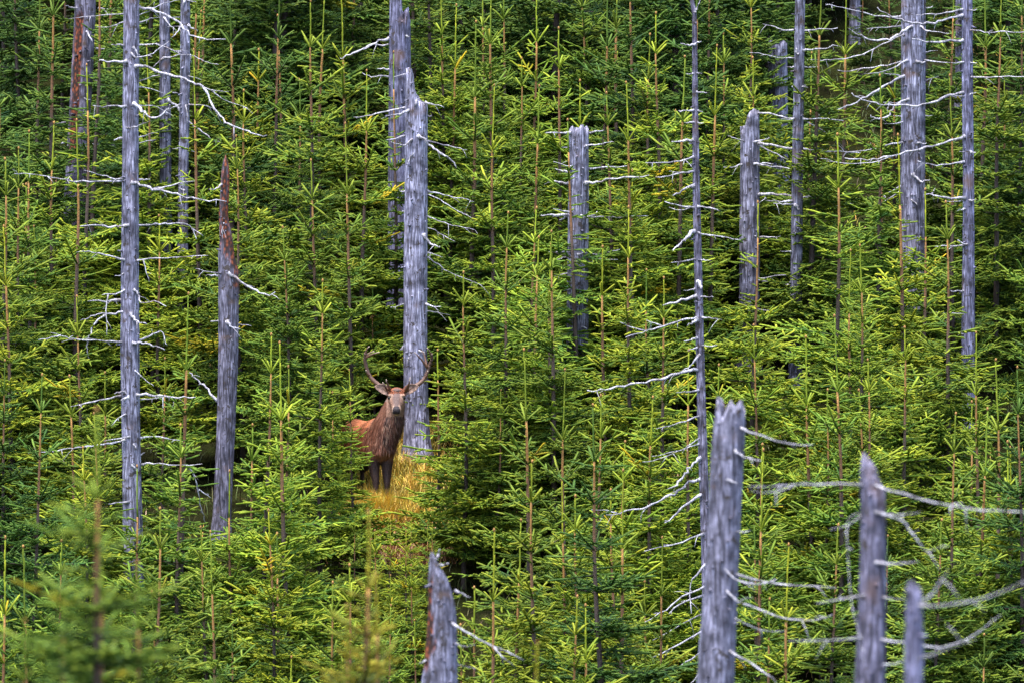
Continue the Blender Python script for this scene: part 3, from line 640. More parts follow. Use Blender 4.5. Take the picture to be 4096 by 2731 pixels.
snag('broken_snag', 'blurred foreground snag with sharp wedge top and long crooked branches at lower right', 'wedge-topped foreground snag', 90,
     [(3466, 1805, 18), (3475, 1900, 36), (3490, 1960, 50), (3492, 2050, 52), (3490, 2300, 54), (3480, 2731, 62), (3475, 3600, 66)], [(-1, 1812), (-0.4, 1802), (0, 1815), (1, 1850)],
     [('O', 3, [(870, 30), (960, 60), (1060, 85), (1160, 105), (1260, 112), (1344, 118), (1380, 120)]), ('O', 3, [(870, 115), (950, 140), (980, 170), (1010, 215), (1040, 240), (1085, 222)]), ('O', 2, [(830, 125), (790, 155), (730, 172)]),
      ('O', 2, [(900, 125), (1015, 118)]), ('O', 3, [(870, 275), (950, 280), (1010, 270)]), ('O', 3, [(840, 380), (760, 390), (685, 405)]), ('O', 2, [(895, 385), (970, 390)]), ('O', 3, [(830, 515), (720, 525), (600, 525)]),
      ('O', 3, [(890, 520), (980, 530), (1080, 545), (1160, 520), (1220, 480), (1270, 440)]), ('O', 1, [(830, 120), (788, 135), (785, 230), (792, 350), (800, 420), (820, 500), (840, 600)]),
      ('L', 3, [(970, 1238), (750, 1220), (560, 1228), (350, 1240), (200, 1250), (0, 1245)]), ('L', 2, [(400, 1238), (330, 1260), (230, 1290), (120, 1300), (0, 1275)]), ('O', 2, [(895, 600), (970, 585)])], jag=0.03, knots=12, vis=(1800, 2731))
snag('broken_snag', 'most blurred short grey snag at the lower right edge of the foreground', 'short blurred foreground snag', 76,
     [(3654, 2320, 26), (3656, 2400, 34), (3656, 2560, 37), (3655, 2731, 39), (3655, 3900, 46)], [(-1, 2325), (0, 2312), (1, 2350)],
     [('O', 3, [(1015, 410), (1060, 370), (1085, 330), (1105, 295)]), ('O', 3, [(1010, 412), (1120, 410), (1230, 385), (1340, 340), (1370, 325)]), ('O', 2, [(1010, 580), (1100, 550), (1195, 515)])], jag=0.03, knots=6, vis=(2310, 2731))
snag('broken_snag', 'splintered foreground stump at bottom centre with red rot down its left edge', 'splintered bottom stump', 110,
     [(1740, 2200, 18), (1745, 2270, 28), (1755, 2340, 44), (1765, 2420, 56), (1764, 2550, 63), (1758, 2731, 72), (1750, 3300, 80)], [(-1, 2205), (-0.5, 2195), (0, 2230), (0.4, 2250), (1, 2300)],
     [('N', 3, [(1720, 1045), (1850, 1120), (1950, 1180), (2080, 1240), (2200, 1290), (2350, 1365)]), ('N', 2, [(2090, 1250), (2150, 1330), (2260, 1410)]), ('N', 3, [(1750, 765), (1890, 825)]), ('N', 1, [(1765, 1230), (1850, 1245), (1925, 1225)]),
      ('N', 1, [(1765, 1400), (1960, 1435)]), ('N', 2, [(1505, 1365), (1450, 1390)]), ('N', 3, [(1595, 500), (1610, 450), (1625, 410)]), ('N', 3, [(1610, 555), (1690, 540)])], rot='edge', jag=0.05, knots=16, vis=(2195, 2731))

WPX = {1: 4.6, 2: 7.0, 3: 11.0}
def interp(spine, y):
    if y <= spine[0][1]: return spine[0][0], spine[0][2]
    for a, b in zip(spine, spine[1:]):
        if y <= b[1]:
            t = (y - a[1]) / (b[1] - a[1])
            return a[0] + (b[0] - a[0]) * t, a[2] + (b[2] - a[2]) * t
    return spine[-1][0], spine[-1][2]

def step_interp(tab, x):
    if x <= tab[0][0]: return tab[0][1]
    for a, b in zip(tab, tab[1:]):
        if x <= b[0]: return a[1] + (b[1] - a[1]) * (x - a[0]) / (b[0] - a[0])
    return tab[-1][1]

def build_snag(S, seed):
    rng = random.Random(900 + seed)
    d = S['d']; k = FW * d / 4096.0
    sp = S['spine']
    foot = at(sp[-1][0], 0, d)
    gz = ground_z(foot.x, d)
    base = Vector((foot.x, d, gz))
    yb = 1365.5 - gz / k + 0.5 / k           # rooted half a metre into the slope
    root = bpy.data.objects.new(S['name'], None)
    COL.objects.link(root); root.location = base
    tag(root, S['label'], 'dead tree', 'dead bark-stripped trunks standing among the spruces')
    n = 28
    ytop_min = min(t[1] for t in S['top'])
    rows = max(24, int((yb - ytop_min) * k / 0.09))
    rows = min(rows, 110)
    mb = MB()
    ring0 = []
    big = S['spine'][len(sp) // 2][2] * k
    cols = []
    for c in range(n):
        th = 2 * math.pi * c / n
        jx = math.cos(th)
        yt = step_interp(S['top'], jx) + (S['jag'] / k) * 2.0 * (rng.random() ** 2.2) * (1 if math.sin(th) < 0.2 else 0.4)
        cols.append((th, yt))
    lo_pts = []
    for j in range(rows + 1):
        t = j / rows
        ring = []
        for c, (th, yt) in enumerate(cols):
            y = yb + (yt - yb) * t
            cx, hw = interp(sp, y)
            zw = -(y - 1365.5) * k
            r = hw * k
            flare = 1 + 0.35 * math.exp(-max(0, (zw - gz)) / 0.25)
            g = noise.noise((math.cos(th) * 2.6 + seed * 5, math.sin(th) * 2.6, zw * 0.35))
            g2 = noise.noise((math.cos(th) * 9 + seed, math.sin(th) * 9, zw * 0.9 + 3))
            g3 = noise.noise((math.cos(th) * 3 + seed, math.sin(th) * 3, zw * 5.0))
            crack = max(0.0, noise.noise((math.cos(th) * 5 + seed * 3, math.sin(th) * 5, zw * 0.22 + 9)) - 0.28) * 0.9
            rr = r * flare * (1 + 0.05 * g + 0.03 * g2 + 0.025 * g3 - min(0.16, crack))
            red = 0.0
            fr = -math.sin(th)                      # 1 towards the camera
            if S['rot'] == 'split':
                a = math.degrees(math.atan2(fr, math.cos(th)))
                edge = 98 + 10 * noise.noise((zw * 2, 5, 1)); e2 = 156 + 10 * noise.noise((zw * 1.6, 2, 8))
                if edge < a < e2 and 60 < y < 620 + 30 * rng.random(): red = 1.0; rr *= 0.76
            elif S['rot'] == 'spike':
                nz_ = noise.noise((math.cos(th) * 2, zw * 2.2, 4.0))
                lim = 1030 + 60 * nz_ + 60 * math.cos(th)
                if y < lim: red = min(1.0, 0.35 + max(0.0, 0.75 + 1.2 * noise.noise((math.cos(th) * 3, zw * 3, 2.0)) - (0.5 if math.cos(th) < -0.55 else 0)))
                elif math.cos(th) > 0.5 and y < 1160: red = 0.8
            elif S['rot'] == 'edge':
                if math.cos(th) < -0.62 + 0.12 * noise.noise((zw * 3, 1, 1)) and fr > -0.3 and 2320 < y < 2680: red = 1.0; rr *= 0.93
                a = (y - 2570) / 24.0; b = (math.cos(th) + 0.45) / 0.18
                if fr > 0 and a * a + b * b < 1: red = 1.0; rr *= 0.86
            ctr = at(cx, y, d)
            p = Vector((ctr.x + math.cos(th) * rr, d + math.sin(th) * rr, ctr.z)) - base
            ring.append(mb.vert(p, red))
        if j:
            for c in range(n):
                mb.face((ring0[c], ring0[(c + 1) % n], ring[(c + 1) % n], ring[c]))
        ring0 = ring
    # hollow broken top
    inner = []
    for c, (th, yt) in enumerate(cols):
        cx, hw = interp(sp, yt)
        y = yt + 0.05 / k * rng.uniform(0.3, 1.6)
        ctr = at(cx, y, d)
        p = Vector((ctr.x + math.cos(th) * hw * k * 0.62, d + math.sin(th) * hw * k * 0.62, ctr.z)) - base
        inner.append(mb.vert(p, 0.0))
    ymid = max(c[1] for c in cols) + 0.03 / k
    cx, hw = interp(sp, ymid)
    cc = mb.vert(at(cx, ymid, d) - base, 0.0)
    for c in range(n):
        mb.face((ring0[c], ring0[(c + 1) % n], inner[(c + 1) % n], inner[c]), 0, False)
        mb.face((inner[c], inner[(c + 1) % n], cc), 0, False)
    # knots and short stubs of lost branches
    vis = S['vis']
    for q in range(S['knots']):
        y = rng.uniform(max(vis[0], ytop_min) + 40, vis[1]) if vis else 0
        th = rng.uniform(math.pi * 1.14, math.pi * 1.86)
        cx, hw = interp(sp, y)
        ctr = at(cx, y, d); r = hw * k
        if y < step_interp(S['top'], math.cos(th)) + 30: continue
        dv = Vector((math.cos(th), math.sin(th), rng.uniform(-0.3, 0.35))).normalized()
        p0 = ctr - base + Vector((math.cos(th) * r * 0.8, math.sin(th) * r * 0.8, 0))
        L = rng.choice((0.012, 0.018, 0.02, 0.03, 0.07)); w = rng.uniform(0.006, 0.016)
        tube(mb, [p0, p0 + dv * (0.2 * r + L * 0.4), p0 + dv * (0.2 * r + L)], [w * 1.7, w, w * 0.7], 6, 0, 0.0, 0.15, rng)
    tk = link('trunk', mb.mesh('trunk', [M_DEAD]), root)
    g = {'central pale snag': 1.5, 'tall left silver trunk': 1.3, 'flat-topped mid snag': 1.3, 'notched pale snag': 1.3, 'thick upper-right trunk': 1.25, 'slender dark right trunk': 0.95, 'pronged foreground snag': 1.05}.get(S['short'], 1.15)
    tint = {'red-hearted split trunk': (0.8, 0.75, 0.76), 'red spiked snag': (0.74, 0.72, 0.72), 'thin forked snag': (0.86, 0.82, 0.84), 'slender right-edge trunk': (0.95, 0.95, 1.06),
            'wedge-topped foreground snag': (0.82, 0.78, 0.82), 'short blurred foreground snag': (0.8, 0.8, 0.92), 'torn top-centre trunk': (0.70, 0.70, 0.80)}.get(S['short'], (1, 1, 1))
    tk.color = (g * tint[0], g * tint[1], g * tint[2], 1)
    # dead branches
    for bi, (ck, w, pts) in enumerate(S['branches']):
        pts = cr(ck, pts)
        wp = WPX[w] * (157.0 / d if d > 120 else 0.78)
        cx, hw = interp(sp, pts[0][1])
        dx = (pts[0][0] - cx)
        V = []
        side = rng.uniform(-0.5, 0.35)
        y0 = 0.0
        if abs(dx) < hw * 0.85: y0 = -math.sqrt(max(0, hw * hw - dx * dx)) * k * 0.9; side = -abs(side) - 0.15
        elif abs(dx) > hw * 1.6: y0 = rng.uniform(-0.1, 0.1)
        run = 0.0
        for i, (x, y) in enumerate(pts):
            if i: run += math.hypot(x - pts[i - 1][0], y - pts[i - 1][1]) * k
            dy = y0 + side * run + rng.uniform(-0.03, 0.03) * (i > 0)
            V.append(at(x, y, d + dy) - base)
        if len(V) == 2: V.insert(1, (V[0] + V[1]) / 2 + Vector((0, 0, rng.uniform(-0.012, 0.006))))
        if len(V) > 2:
            C = catmull(V, 2 if d < 120 else 3)
        else: C = V
        for i in range(1, len(C)): C[i] = C[i] + Vector((rng.uniform(-1, 1), rng.uniform(-1, 1), rng.uniform(-1, 1))) * (wp * k * 0.42)
        r0 = wp * k * 0.5
        rad = []
        m = len(C) - 1
        for i in range(len(C)):
            t = i / m
            rad.append(r0 * (1.0 + 0.7 * math.exp(-t * run / 0.04) - 0.62 * t ** 1.2) * rng.uniform(0.72, 1.28))
        bb = MB()
        tube(bb, C, rad, 6, 0, 0.0, 0.12, rng)
        bo = link('branch', bb.mesh('branch', [M_DEADB]), root)
        # little broken twigs
        for _ in range(min(7, int(run / 0.2))):
            i = rng.randint(max(1, m // 4), m - 1) if m > 2 else 1
            dv = (C[min(i + 1, m)] - C[i]).normalized()
            tw = (dv * rng.uniform(0.1, 0.8) + Vector((rng.uniform(-0.7, 0.7), rng.uniform(-1, 0.5), rng.uniform(-1, 0.4)))).normalized()
            L = rng.choice((0.03, 0.05, 0.08, 0.12, 0.2))
            tb = MB()
            tube(tb, [C[i], C[i] + tw * L * 0.5, C[i] + tw * L + Vector((0, 0, -0.15 * L))], [0.0045, 0.0035, 0.002], 4, 0)
            link('twig', tb.mesh('twig', [M_DEADB]), bo)
    S['base'] = base
    return root
for i, S in enumerate(SNAGS): build_snag(S, i + 1)

# ------------------------------------------------------------------ spruces: which ones the photograph shows, and the rest of the stand
ZONES = []      # parts of the picture that stand clear of nearer boughs: x0, x1, y0, y1, distance, strictness
for S in SNAGS:
    if S['vis']:
        y0, y1 = S['vis']; y = max(y0, min(t[1] for t in S['top']))
        while y < y1:
            cx, hw = interp(S['spine'], y + 60)
            ZONES.append((cx - hw * 1.15, cx + hw * 1.15, y, min(y1, y + 120), S['d'], 0.95)); y += 120
ZONES += [(1448, 1745, 1375, 1560, 157, 1.0), (1490, 1735, 1540, 1700, 157, 1.0), (1505, 1640, 1690, 1890, 157, 1.0), (1462, 1505, 1690, 1890, 157, 0.22), (1490, 1620, 1890, 1975, 157, 0.9), (1530, 1600, 1975, 2060, 156, 0.6)]

def hidden_by(px, py, d, rng, margin=0.0):
    for x0, x1, y0, y1, dz, s in ZONES:
        if d < dz - 0.3 and x0 - margin < px < x1 + margin and y0 - margin < py < y1 + margin:
            if rng.random() < s: return True
    return False

KEY = [  # tip x, tip y, (kind: y yellow-green, g green, d dark), optional distance
 (346,262,'y'),(213,493,'y'),(117,528,'g'),(306,482,'y'),(587,185,'y'),(776,201,'y'),(1036,201,'y'),(975,365,'y'),(19,638,'g'),(945,547,'g'),(75,594,'g'),
 (157,-40,'d'),(213,-200,'d'),(919,-120,'d'),(790,-160,'g'),(402,-260,'d'),(1120,-90,'d'),(1370,-20,'y'),(1295,-60,'g'),(1243,5,'g'),(1574,210,'g'),(1604,147,'g'),(1465,285,'y'),
 (1823,23,'y'),(1900,89,'g'),(1931,-60,'g'),(2015,-40,'g'),(1966,-90,'g'),(1765,-40,'y'),(2087,236,'y'),(1977,344,'y'),(1381,496,'g'),(1248,643,'g'),
 (2235,115,'y'),(2625,54,'y'),(2599,140,'g'),(2318,325,'y'),(2512,332,'y'),(2430,374,'g'),(2734,229,'g'),(2866,185,'y'),(2894,136,'g'),(3015,234,'y'),(2704,447,'g'),(3001,-90,'y',166),
 (2145,-80,'y'),(2425,-60,'d'),(2523,-160,'d'),(2155,346,'g'),(2531,685,'y'),(2276,482,'g'),(2790,-200,'d'),(3382,-40,'y'),(3279,-100,'g'),(3246,215,'y'),(3812,-60,'g'),(3936,-60,'g'),(4001,-20,'g'),
 (4016,295,'g'),(3349,540,'y'),(3525,608,'g'),(3595,542,'y'),(3800,304,'g'),(3581,257,'g'),(3520,304,'g'),(4090,-150,'d'),
 (19,907,'y'),(136,907,'g'),(637,865,'y'),(309,1187,'y'),(748,1176,'g'),(100,740,'g'),(1290,1124,'y',153.4),(1854,1092,'y',153.6),(1491,1148,'d',160.5),(2031,853,'g'),(1084,1340,'y'),(1124,1372,'y'),
 (2140,834,'y'),(2152,951,'y'),(2203,979,'y'),(2208,928,'g'),(2412,989,'y'),(2515,830,'y'),(2655,1113,'y'),(3031,811,'y'),(3017,1302,'y'),(3786,811,'g'),(3700,760,'y'),(3403,1003,'y'),(3440,984,'g'),
 (3342,1265,'g'),(3620,1311,'y'),(3906,1332,'y'),(3228,1349,'y'),(283,1505,'y'),(419,1491,'g'),(377,1655,'g'),(334,1790,'y'),(547,1865,'g',147),(660,1435,'g',152.5),(1154,1467,'g'),(1751,1402,'y',155.4),(1398,1480,'y',154.6),(1330,1570,'g',155.0),(1560,2095,'y',152.3),(1645,2070,'y',152.8),(1480,2085,'g',152.6),(1710,2100,'y',152.4),(3700,-200,'d',172),(3560,-160,'d',174),(3780,-300,'d',178),(3450,-100,'d',176),(1560,2300,'g',148),(1645,2260,'y',149.5),(1480,2360,'g',146.5),(60,-300,'d',172),(4070,1470,'d'),(3985,1440,'g'),(1500,2120,'y',150.6),(1625,2125,'y',150.2),(1730,2090,'g',151.2),(1420,2050,'g',151),(1560,2420,'g',145),(1660,2480,'y',144.5),(1900,2350,'y'),(1850,2500,'g'),(260,-350,'d',175),
 (2129,1846,'y'),(2248,1919,'y'),(2302,1984,'y'),(2498,1767,'y'),(2606,1589,'y'),(2755,1402,'y'),(2449,1959,'y'),(3473,1440,'y'),(3445,1561,'g'),(3822,1655,'g'),(3887,1608,'y'),(4034,1767,'y'),
 (3052,1800,'y'),(3309,1560,'g'),(3943,1636,'g'),(636,2034,'g'),(100,2186,'g'),(610,2366,'g'),(804,2109,'g'),(842,2127,'g'),(919,1884,'g',148),(1076,2040,'y'),(1164,2628,'y'),
 (2342,2421,'y'),(2307,2386,'y'),(3153,2178,'y'),(4040,1790,'y',146),(2490,1881,'y'),(20,2150,'y'),(1400,2260,'y'),(1330,2330,'g'),(1975,2120,'y'),(2080,2080,'g'),(2650,2150,'g'),(3350,2100,'g'),(3760,2080,'g'),
 (720,1700,'g',147.5),(1010,1700,'g',151),(170,1500,'d'),(2380,1620,'d'),(2260,1480,'g'),(2000,1560,'g',153.5),(2100,1400,'g'),
]
TREES = []      # tip x, tip y, d, H, kind
def solve_d(px, py, H):
    lo, hi = 136.0, 195.0
    for _ in range(40):
        m = (lo + hi) / 2
        p = at(px, py, m)
        if p.z - ground_z(p.x, m) > H: lo = m
        else: hi = m
    return (lo + hi) / 2
rngT = random.Random(5)
for e in KEY:
    px, py, kd = e[:3]
    if len(e) > 3: d = e[3]
    else:
        H = rngT.uniform(3.6, 5.2) if py > 100 else rngT.uniform(4.2, 6.2)
        if kd == 'd': H += 0.8
        d = solve_d(px, py, H)
    p = at(px, py, d)
    TREES.append([px, py, d, max(1.2, p.z - ground_z(p.x, d)), kd])
NKEY = len(TREES)
# foreground, out of focus
TREES += [[397, 1640, 74, 0, 'g'], [1456, 2050, 84, 0, 'o'], [2135, 2570, 80, 0, 'o'], [95, 2480, 74, 0, 'g'], [560, 2250, 75, 0, 'g'], [250, 2290, 77, 0, 'd'], [420, 2120, 78, 0, 'g'], [1520, 2300, 86, 0, 'o'], [1390, 2420, 85, 0, 'o']]
for t in TREES[NKEY:]:
    p = at(t[0], t[1], t[2]); t[3] = p.z - ground_z(p.x, t[2])
NKEY = len(TREES)
tries = 0
while len(TREES) < 276 and tries < 30000:
    tries += 1
    d = rngT.uniform(140.5, 165) if rngT.random() < 0.2 else rngT.uniform(163, 187); px = rngT.uniform(-150, 4250)
    k = FW * d / 4096
    x = (px - 2048) * k
    H = rngT.uniform(2.6, 4.6) if d < 160 else rngT.uniform(3.2, 6.0)
    if d > 168: H *= 1.35
    tz = ground_z(x, d) + H
    py = 1365.5 - tz / k
    if py > 2720 or py < -1300: continue
    gap = 1.0 if d > 150 else 0.85
    if any(abs(t[2] - d) < gap and math.hypot((t[0] - 2048) * FW * t[2] / 4096 - x, t[2] - d) < gap for t in TREES): continue
    if any(math.hypot(S['base'].x - x, S['base'].y - d) < 0.5 for S in SNAGS): continue
    if abs(x + 1.6) < 1.3 and 154.2 < d < 159.5: continue        # the grassy clearing round the stag
    bad = False
    for t in TREES[:NKEY]:                                       # keep the shown leaders in view
        if d < t[2] - 0.2 and abs(t[0] - px) < 60 + 0.26 * max(0, (t[1] + 300 - py)) and py < t[1] + 300:
            bad = True; break
    if not bad:
        for x0, x1, y0, y1, dz, s in ZONES:
            if d < dz - 0.3 and py < y1 - 20 and x0 - 40 - 0.17 * (y1 - py) < px < x1 + 40 + 0.17 * (y1 - py):
                bad = True; break
    if bad: continue
    TREES.append([px, py, d, H, 'd' if rngT.random() < (0.75 if d > 162 else 0.5) else 'g'])

TINT = {'y': (1.32, 1.28, 0.85), 'g': (0.92, 1.02, 0.90), 'd': (0.48, 0.66, 0.82), 'o': (1.5, 1.05, 0.75)}
WORD = {'y': 'yellow-green', 'g': 'mid-green', 'd': 'dark green', 'o': 'blurred ochre-tinged'}
CNT = {}
def build_tree(t, idx):
    px, py, d, H, kd = t
    rng = random.Random(3000 + idx)
    if d < 120: cand = [11, 11, 10]
    else: cand = sorted(range(len(PROTO)), key=lambda i: abs(math.log(H / (PROTO[i].H * rng.uniform(0.93, 1.07)))))[:3]
    P = PROTO[rng.choice(cand)]
    s = H / P.H
    tip = at(px, py, d)
    rz = rng.uniform(0, 6.283)
    off = Matrix.Rotation(rz, 3, 'Z') @ (P.axis(P.H) * s)
    root = bpy.data.objects.new('spruce_tree', None)
    COL.objects.link(root)
    root.location = (tip.x - off.x, d - off.y, tip.z - H)
    root.rotation_euler = (0, 0, rz)
    wide = rng.uniform(0.98, 1.22) if d > 120 else 1.5
    root.scale = (s * wide, s * wide, s)
    W = Matrix.Translation(root.location) @ Matrix.Rotation(rz, 4, 'Z') @ Matrix.Diagonal((s * wide, s * wide, s, 1))
    g = rng.uniform(0.80, 1.2); warm = rng.uniform(-0.1, 0.1)
    c = TINT[kd]
    colr = (c[0] * g * (1 + warm), c[1] * g, c[2] * g * (1 - warm), 1)
    tr = link('trunk', P.trunk, root)
    ld = link('leader', P.leader, root); ld.color = colr
    cw = link('crown', P.crown, root); cw.color = colr
    k = 4096.0 / (FW * d)
    for me, M, L in P.boughs:
        w = W @ M
        a = w @ Vector((L * 0.45, 0, 0))
        if a.z < ground_z(a.x, a.y) + 0.02: continue
        if any(hidden_by(*proj(w @ Vector((L * f, 0, 0))), d, rng, 20) for f in (0.25, 0.4, 0.55, 0.7, 0.85, 1.0)): continue
        o = link('bough', me, cw, M)
        v = rng.uniform(0.85, 1.15)
        o.color = (colr[0] * v, colr[1] * v, colr[2] * v, 1) if rng.random() > 0.02 else (colr[0] * 1.8, colr[1] * 1.1, colr[2] * 0.6, 1)
    t.append(root)
for i, t in enumerate(TREES): build_tree(t, i)

# labels: each spruce by colour and by its place among the findable trunks
MARKS = [(S['short'], interp(S['spine'], (S['vis'][0] + S['vis'][1]) / 2)[0], S['vis'], i) for i, S in enumerate(SNAGS)]
MARKS = [m for m in MARKS if m[0] not in ('slim upper-left pair', 'far thin right trunk', 'far top-edge trunk', 'far flat-topped stump')] + [('slim upper-left pair', 700, (0, 880), 0), ('stag', 1580, (1380, 2000), 0)]
ORD = ['nearest', 'second', 'third', 'fourth', 'fifth', 'sixth', 'seventh', 'eighth', 'ninth', 'tenth', 'eleventh', 'twelfth', 'thirteenth', 'fourteenth', 'fifteenth', 'sixteenth', 'seventeenth', 'eighteenth', 'nineteenth', 'twentieth']
BK = {}
for t in TREES:
    px, py, d, H, kd, root = t
    def score(m):
        y0, y1 = m[2]
        dy = max(0, y0 - py, py - y1)
        return abs(m[1] - px) + 0.8 * dy
    m = min(MARKS, key=score)
    side = 'left' if px < m[1] else 'right'
    band = 'above the frame top' if py < 0 else 'upper part' if py < 800 else 'middle part' if py < 1700 else 'lower part'
    BK.setdefault((m[0], side, band, kd), []).append((abs(px - m[1]), t))
for (mk, side, band, kd), lst in BK.items():
    lst.sort(key=lambda q: q[0])
    for i, (_, t) in enumerate(lst):
        place = 'cut by top edge' if band.startswith('above') else band
        tag(t[5], '%s young spruce, %s %s of the %s, %s' % (WORD[kd], ORD[min(i, 19)], side, mk, place), 'spruce', 'young spruces covering the hillside')

# ------------------------------------------------------------------ the stag
def build_stag():
    rng = random.Random(77)
    o0 = at(1505, 2040, D0)
    gz0 = ground_z(o0.x, D0)
    TURN = 22.0
    ROT = R(TURN - 90)
    root = bpy.data.objects.new('red_deer_stag', None)
    COL.objects.link(root)
    root.location = (o0.x, D0, gz0); root.rotation_euler = (0, 0, ROT)
    tag(root, 'reddish brown stag with wide antlers and shaggy neck, facing the viewer between spruces', 'deer')
    MW = Matrix.Translation(root.location) @ Matrix.Rotation(ROT, 4, 'Z')
    MI = MW.inverted()
    mb = MB()
    def loft(st, n=20):
        """st: centre, axis direction, up, half width, half height"""
        rings = []
        for c, ax, up, hw, hh in st:
            c = Vector(c); ax = Vector(ax).normalized(); s = ax.cross(Vector(up)).normalized(); u = s.cross(ax).normalized()
            rings.append([mb.vert(c + s * (math.cos(2 * math.pi * k / n) * hw) + u * (math.sin(2 * math.pi * k / n) * hh)) for k in range(n)])
        for j in range(len(rings) - 1):
            for k in range(n): mb.face((rings[j][k], rings[j][(k + 1) % n], rings[j + 1][(k + 1) % n], rings[j + 1][k]))
        mb.face(tuple(reversed(rings[0]))); mb.face(tuple(rings[-1]))
    X, Z = (1, 0, 0), (0, 0, 1)
    body = [(-1.14, 0.98, 0.05, 0.08), (-1.08, 0.98, 0.13, 0.17), (-0.98, 0.99, 0.19, 0.24), (-0.8, 0.99, 0.225, 0.275), (-0.55, 0.965, 0.235, 0.275), (-0.3, 0.945, 0.245, 0.285), (-0.08, 0.95, 0.245, 0.31), (0.1, 0.965, 0.225, 0.325), (0.24, 0.97, 0.185, 0.29), (0.35, 0.97, 0.13, 0.22), (0.41, 0.97, 0.07, 0.13)]
    loft([((x, 0, z), X, Z, w, h) for x, z, w, h in body])
    neck = [((0.10, 0.0, 1.0), (0.6, 0, 1), 0.20, 0.25), ((0.21, 0.025, 1.09), (0.6, 0.1, 1), 0.195, 0.235), ((0.31, 0.055, 1.22), (0.45, 0.2, 1), 0.18, 0.20), ((0.38, 0.085, 1.36), (0.4, 0.2, 1), 0.160, 0.17), ((0.43, 0.11, 1.48), (0.3, 0.15, 1), 0.138, 0.145), ((0.45, 0.125, 1.58), (0.2, 0, 1), 0.11, 0.12), ((0.46, 0.13, 1.64), (0.2, 0, 1), 0.07, 0.075)]
    loft([(c, a, (1, 0, 0.2), w, h) for c, a, w, h in neck])
    poll = Vector((0.44, 0.13, 1.575))
    hz = Vector((math.cos(R(TURN)), -math.sin(R(TURN)), 0))                   # towards the camera
    hs = Vector((math.sin(R(TURN)), math.cos(R(TURN)), 0))                    # the image's right
    hd = (hz * 0.88 + Vector((0, 0, -0.475))).normalized()
    hu = hs.cross(hd).normalized()
    if hu.z < 0: hu = -hu
    head = [(-0.06, 0.07, 0.07, 0.0), (0.0, 0.098, 0.105, 0.0), (0.07, 0.112, 0.115, 0.0), (0.13, 0.112, 0.11, 0.0), (0.19, 0.094, 0.10, -0.004), (0.26, 0.072, 0.083, -0.01), (0.33, 0.062, 0.070, -0.014), (0.385, 0.061, 0.062, -0.014), (0.425, 0.052, 0.052, -0.012), (0.445, 0.03, 0.03, -0.01)]
    loft([(poll + hd * s + hu * o, hd, hu, w, h) for s, w, h, o in head])
    # brow ridges, jaw and chin
    def ball(c, rx, ry, rz, ax=None, n=10):
        ax = ax or Matrix.Identity(3)
        rings = []
        for j in range(1, n):
            ph = math.pi * j / n
            rings.append([mb.vert(c + ax @ Vector((math.cos(2 * math.pi * q / 14) * math.sin(ph) * rx, math.sin(2 * math.pi * q / 14) * math.sin(ph) * ry, math.cos(ph) * rz))) for q in range(14)])
        t = mb.vert(c + ax @ Vector((0, 0, rz))); b = mb.vert(c - ax @ Vector((0, 0, rz)))
        for q in range(14): mb.face((t, rings[0][q], rings[0][(q + 1) % 14])); mb.face((b, rings[-1][(q + 1) % 14], rings[-1][q]))
        for j in range(len(rings) - 1):
            for q in range(14): mb.face((rings[j][q], rings[j + 1][q], rings[j + 1][(q + 1) % 14], rings[j][(q + 1) % 14]))
    for sg in (-1, 1):
        ball(poll + hd * 0.115 + hs * (0.082 * sg) + hu * 0.078, 0.04, 0.04, 0.028)
        ball(poll + hd * 0.405 + hs * (0.030 * sg) + hu * 0.012, 0.026, 0.026, 0.026)
    ball(poll + hd * 0.36 - hu * 0.055, 0.045, 0.045, 0.032)
    ball(poll + hd * 0.02 + hu * 0.10, 0.085, 0.075, 0.045)          # tousled forelock
    # ears: leaf-shaped cups
    for sg in (-1, 1):
        b = poll + hs * (0.085 * sg) + hu * 0.055 + hd * 0.0
        dr = (hs * sg * 0.93 + Vector((0, 0, 0.38)) - hz * 0.05).normalized()
        fu = hz
        wv = dr.cross(fu).normalized()
        rows = []
        for j in range(9):
            t = j / 8
            w = 0.070 * math.sin(math.pi * min(1, 0.16 + t * 0.84)) ** 0.75
            c = b + dr * (0.245 * t) + Vector((0, 0, 0.02 * math.sin(t * 3.1)))
            fr_, bk = [], []
            for q in range(7):
                e = (q - 3) / 3.0
                cup = 0.030 * (1 - e * e) * math.sin(math.pi * min(1, 0.2 + 0.8 * t))
                p = c + wv * (w * e) - fu * cup
                fr_.append(mb.vert(p + fu * 0.007)); bk.append(mb.vert(p - fu * 0.009))
            rows.append((fr_, bk))
        for j in range(8):
            for q in range(6):
                a, c = rows[j], rows[j + 1]
                mb.face((a[0][q], a[0][q + 1], c[0][q + 1], c[0][q])); mb.face((a[1][q + 1], a[1][q], c[1][q], c[1][q + 1]))
            for q in (0, 6):
                a, c = rows[j], rows[j + 1]
                mb.face((a[0][q], c[0][q], c[1][q], a[1][q]))
        for j in (0, 8):
            a = rows[j]
            for q in range(6): mb.face((a[0][q], a[1][q], a[1][q + 1], a[0][q + 1]))
    # legs
    def leg(pts):
        st = []
        for i, (c, w, h) in enumerate(pts):
            d = Vector(pts[min(i + 1, len(pts) - 1)][0]) - Vector(pts[max(i - 1, 0)][0])
            st.append((c, d, (1, 0, 0.01), w, h))
        loft(st, 14)
    def gl(x, y):
        w = MW @ Vector((x, y, 0)); return ground_z(w.x, w.y) - gz0
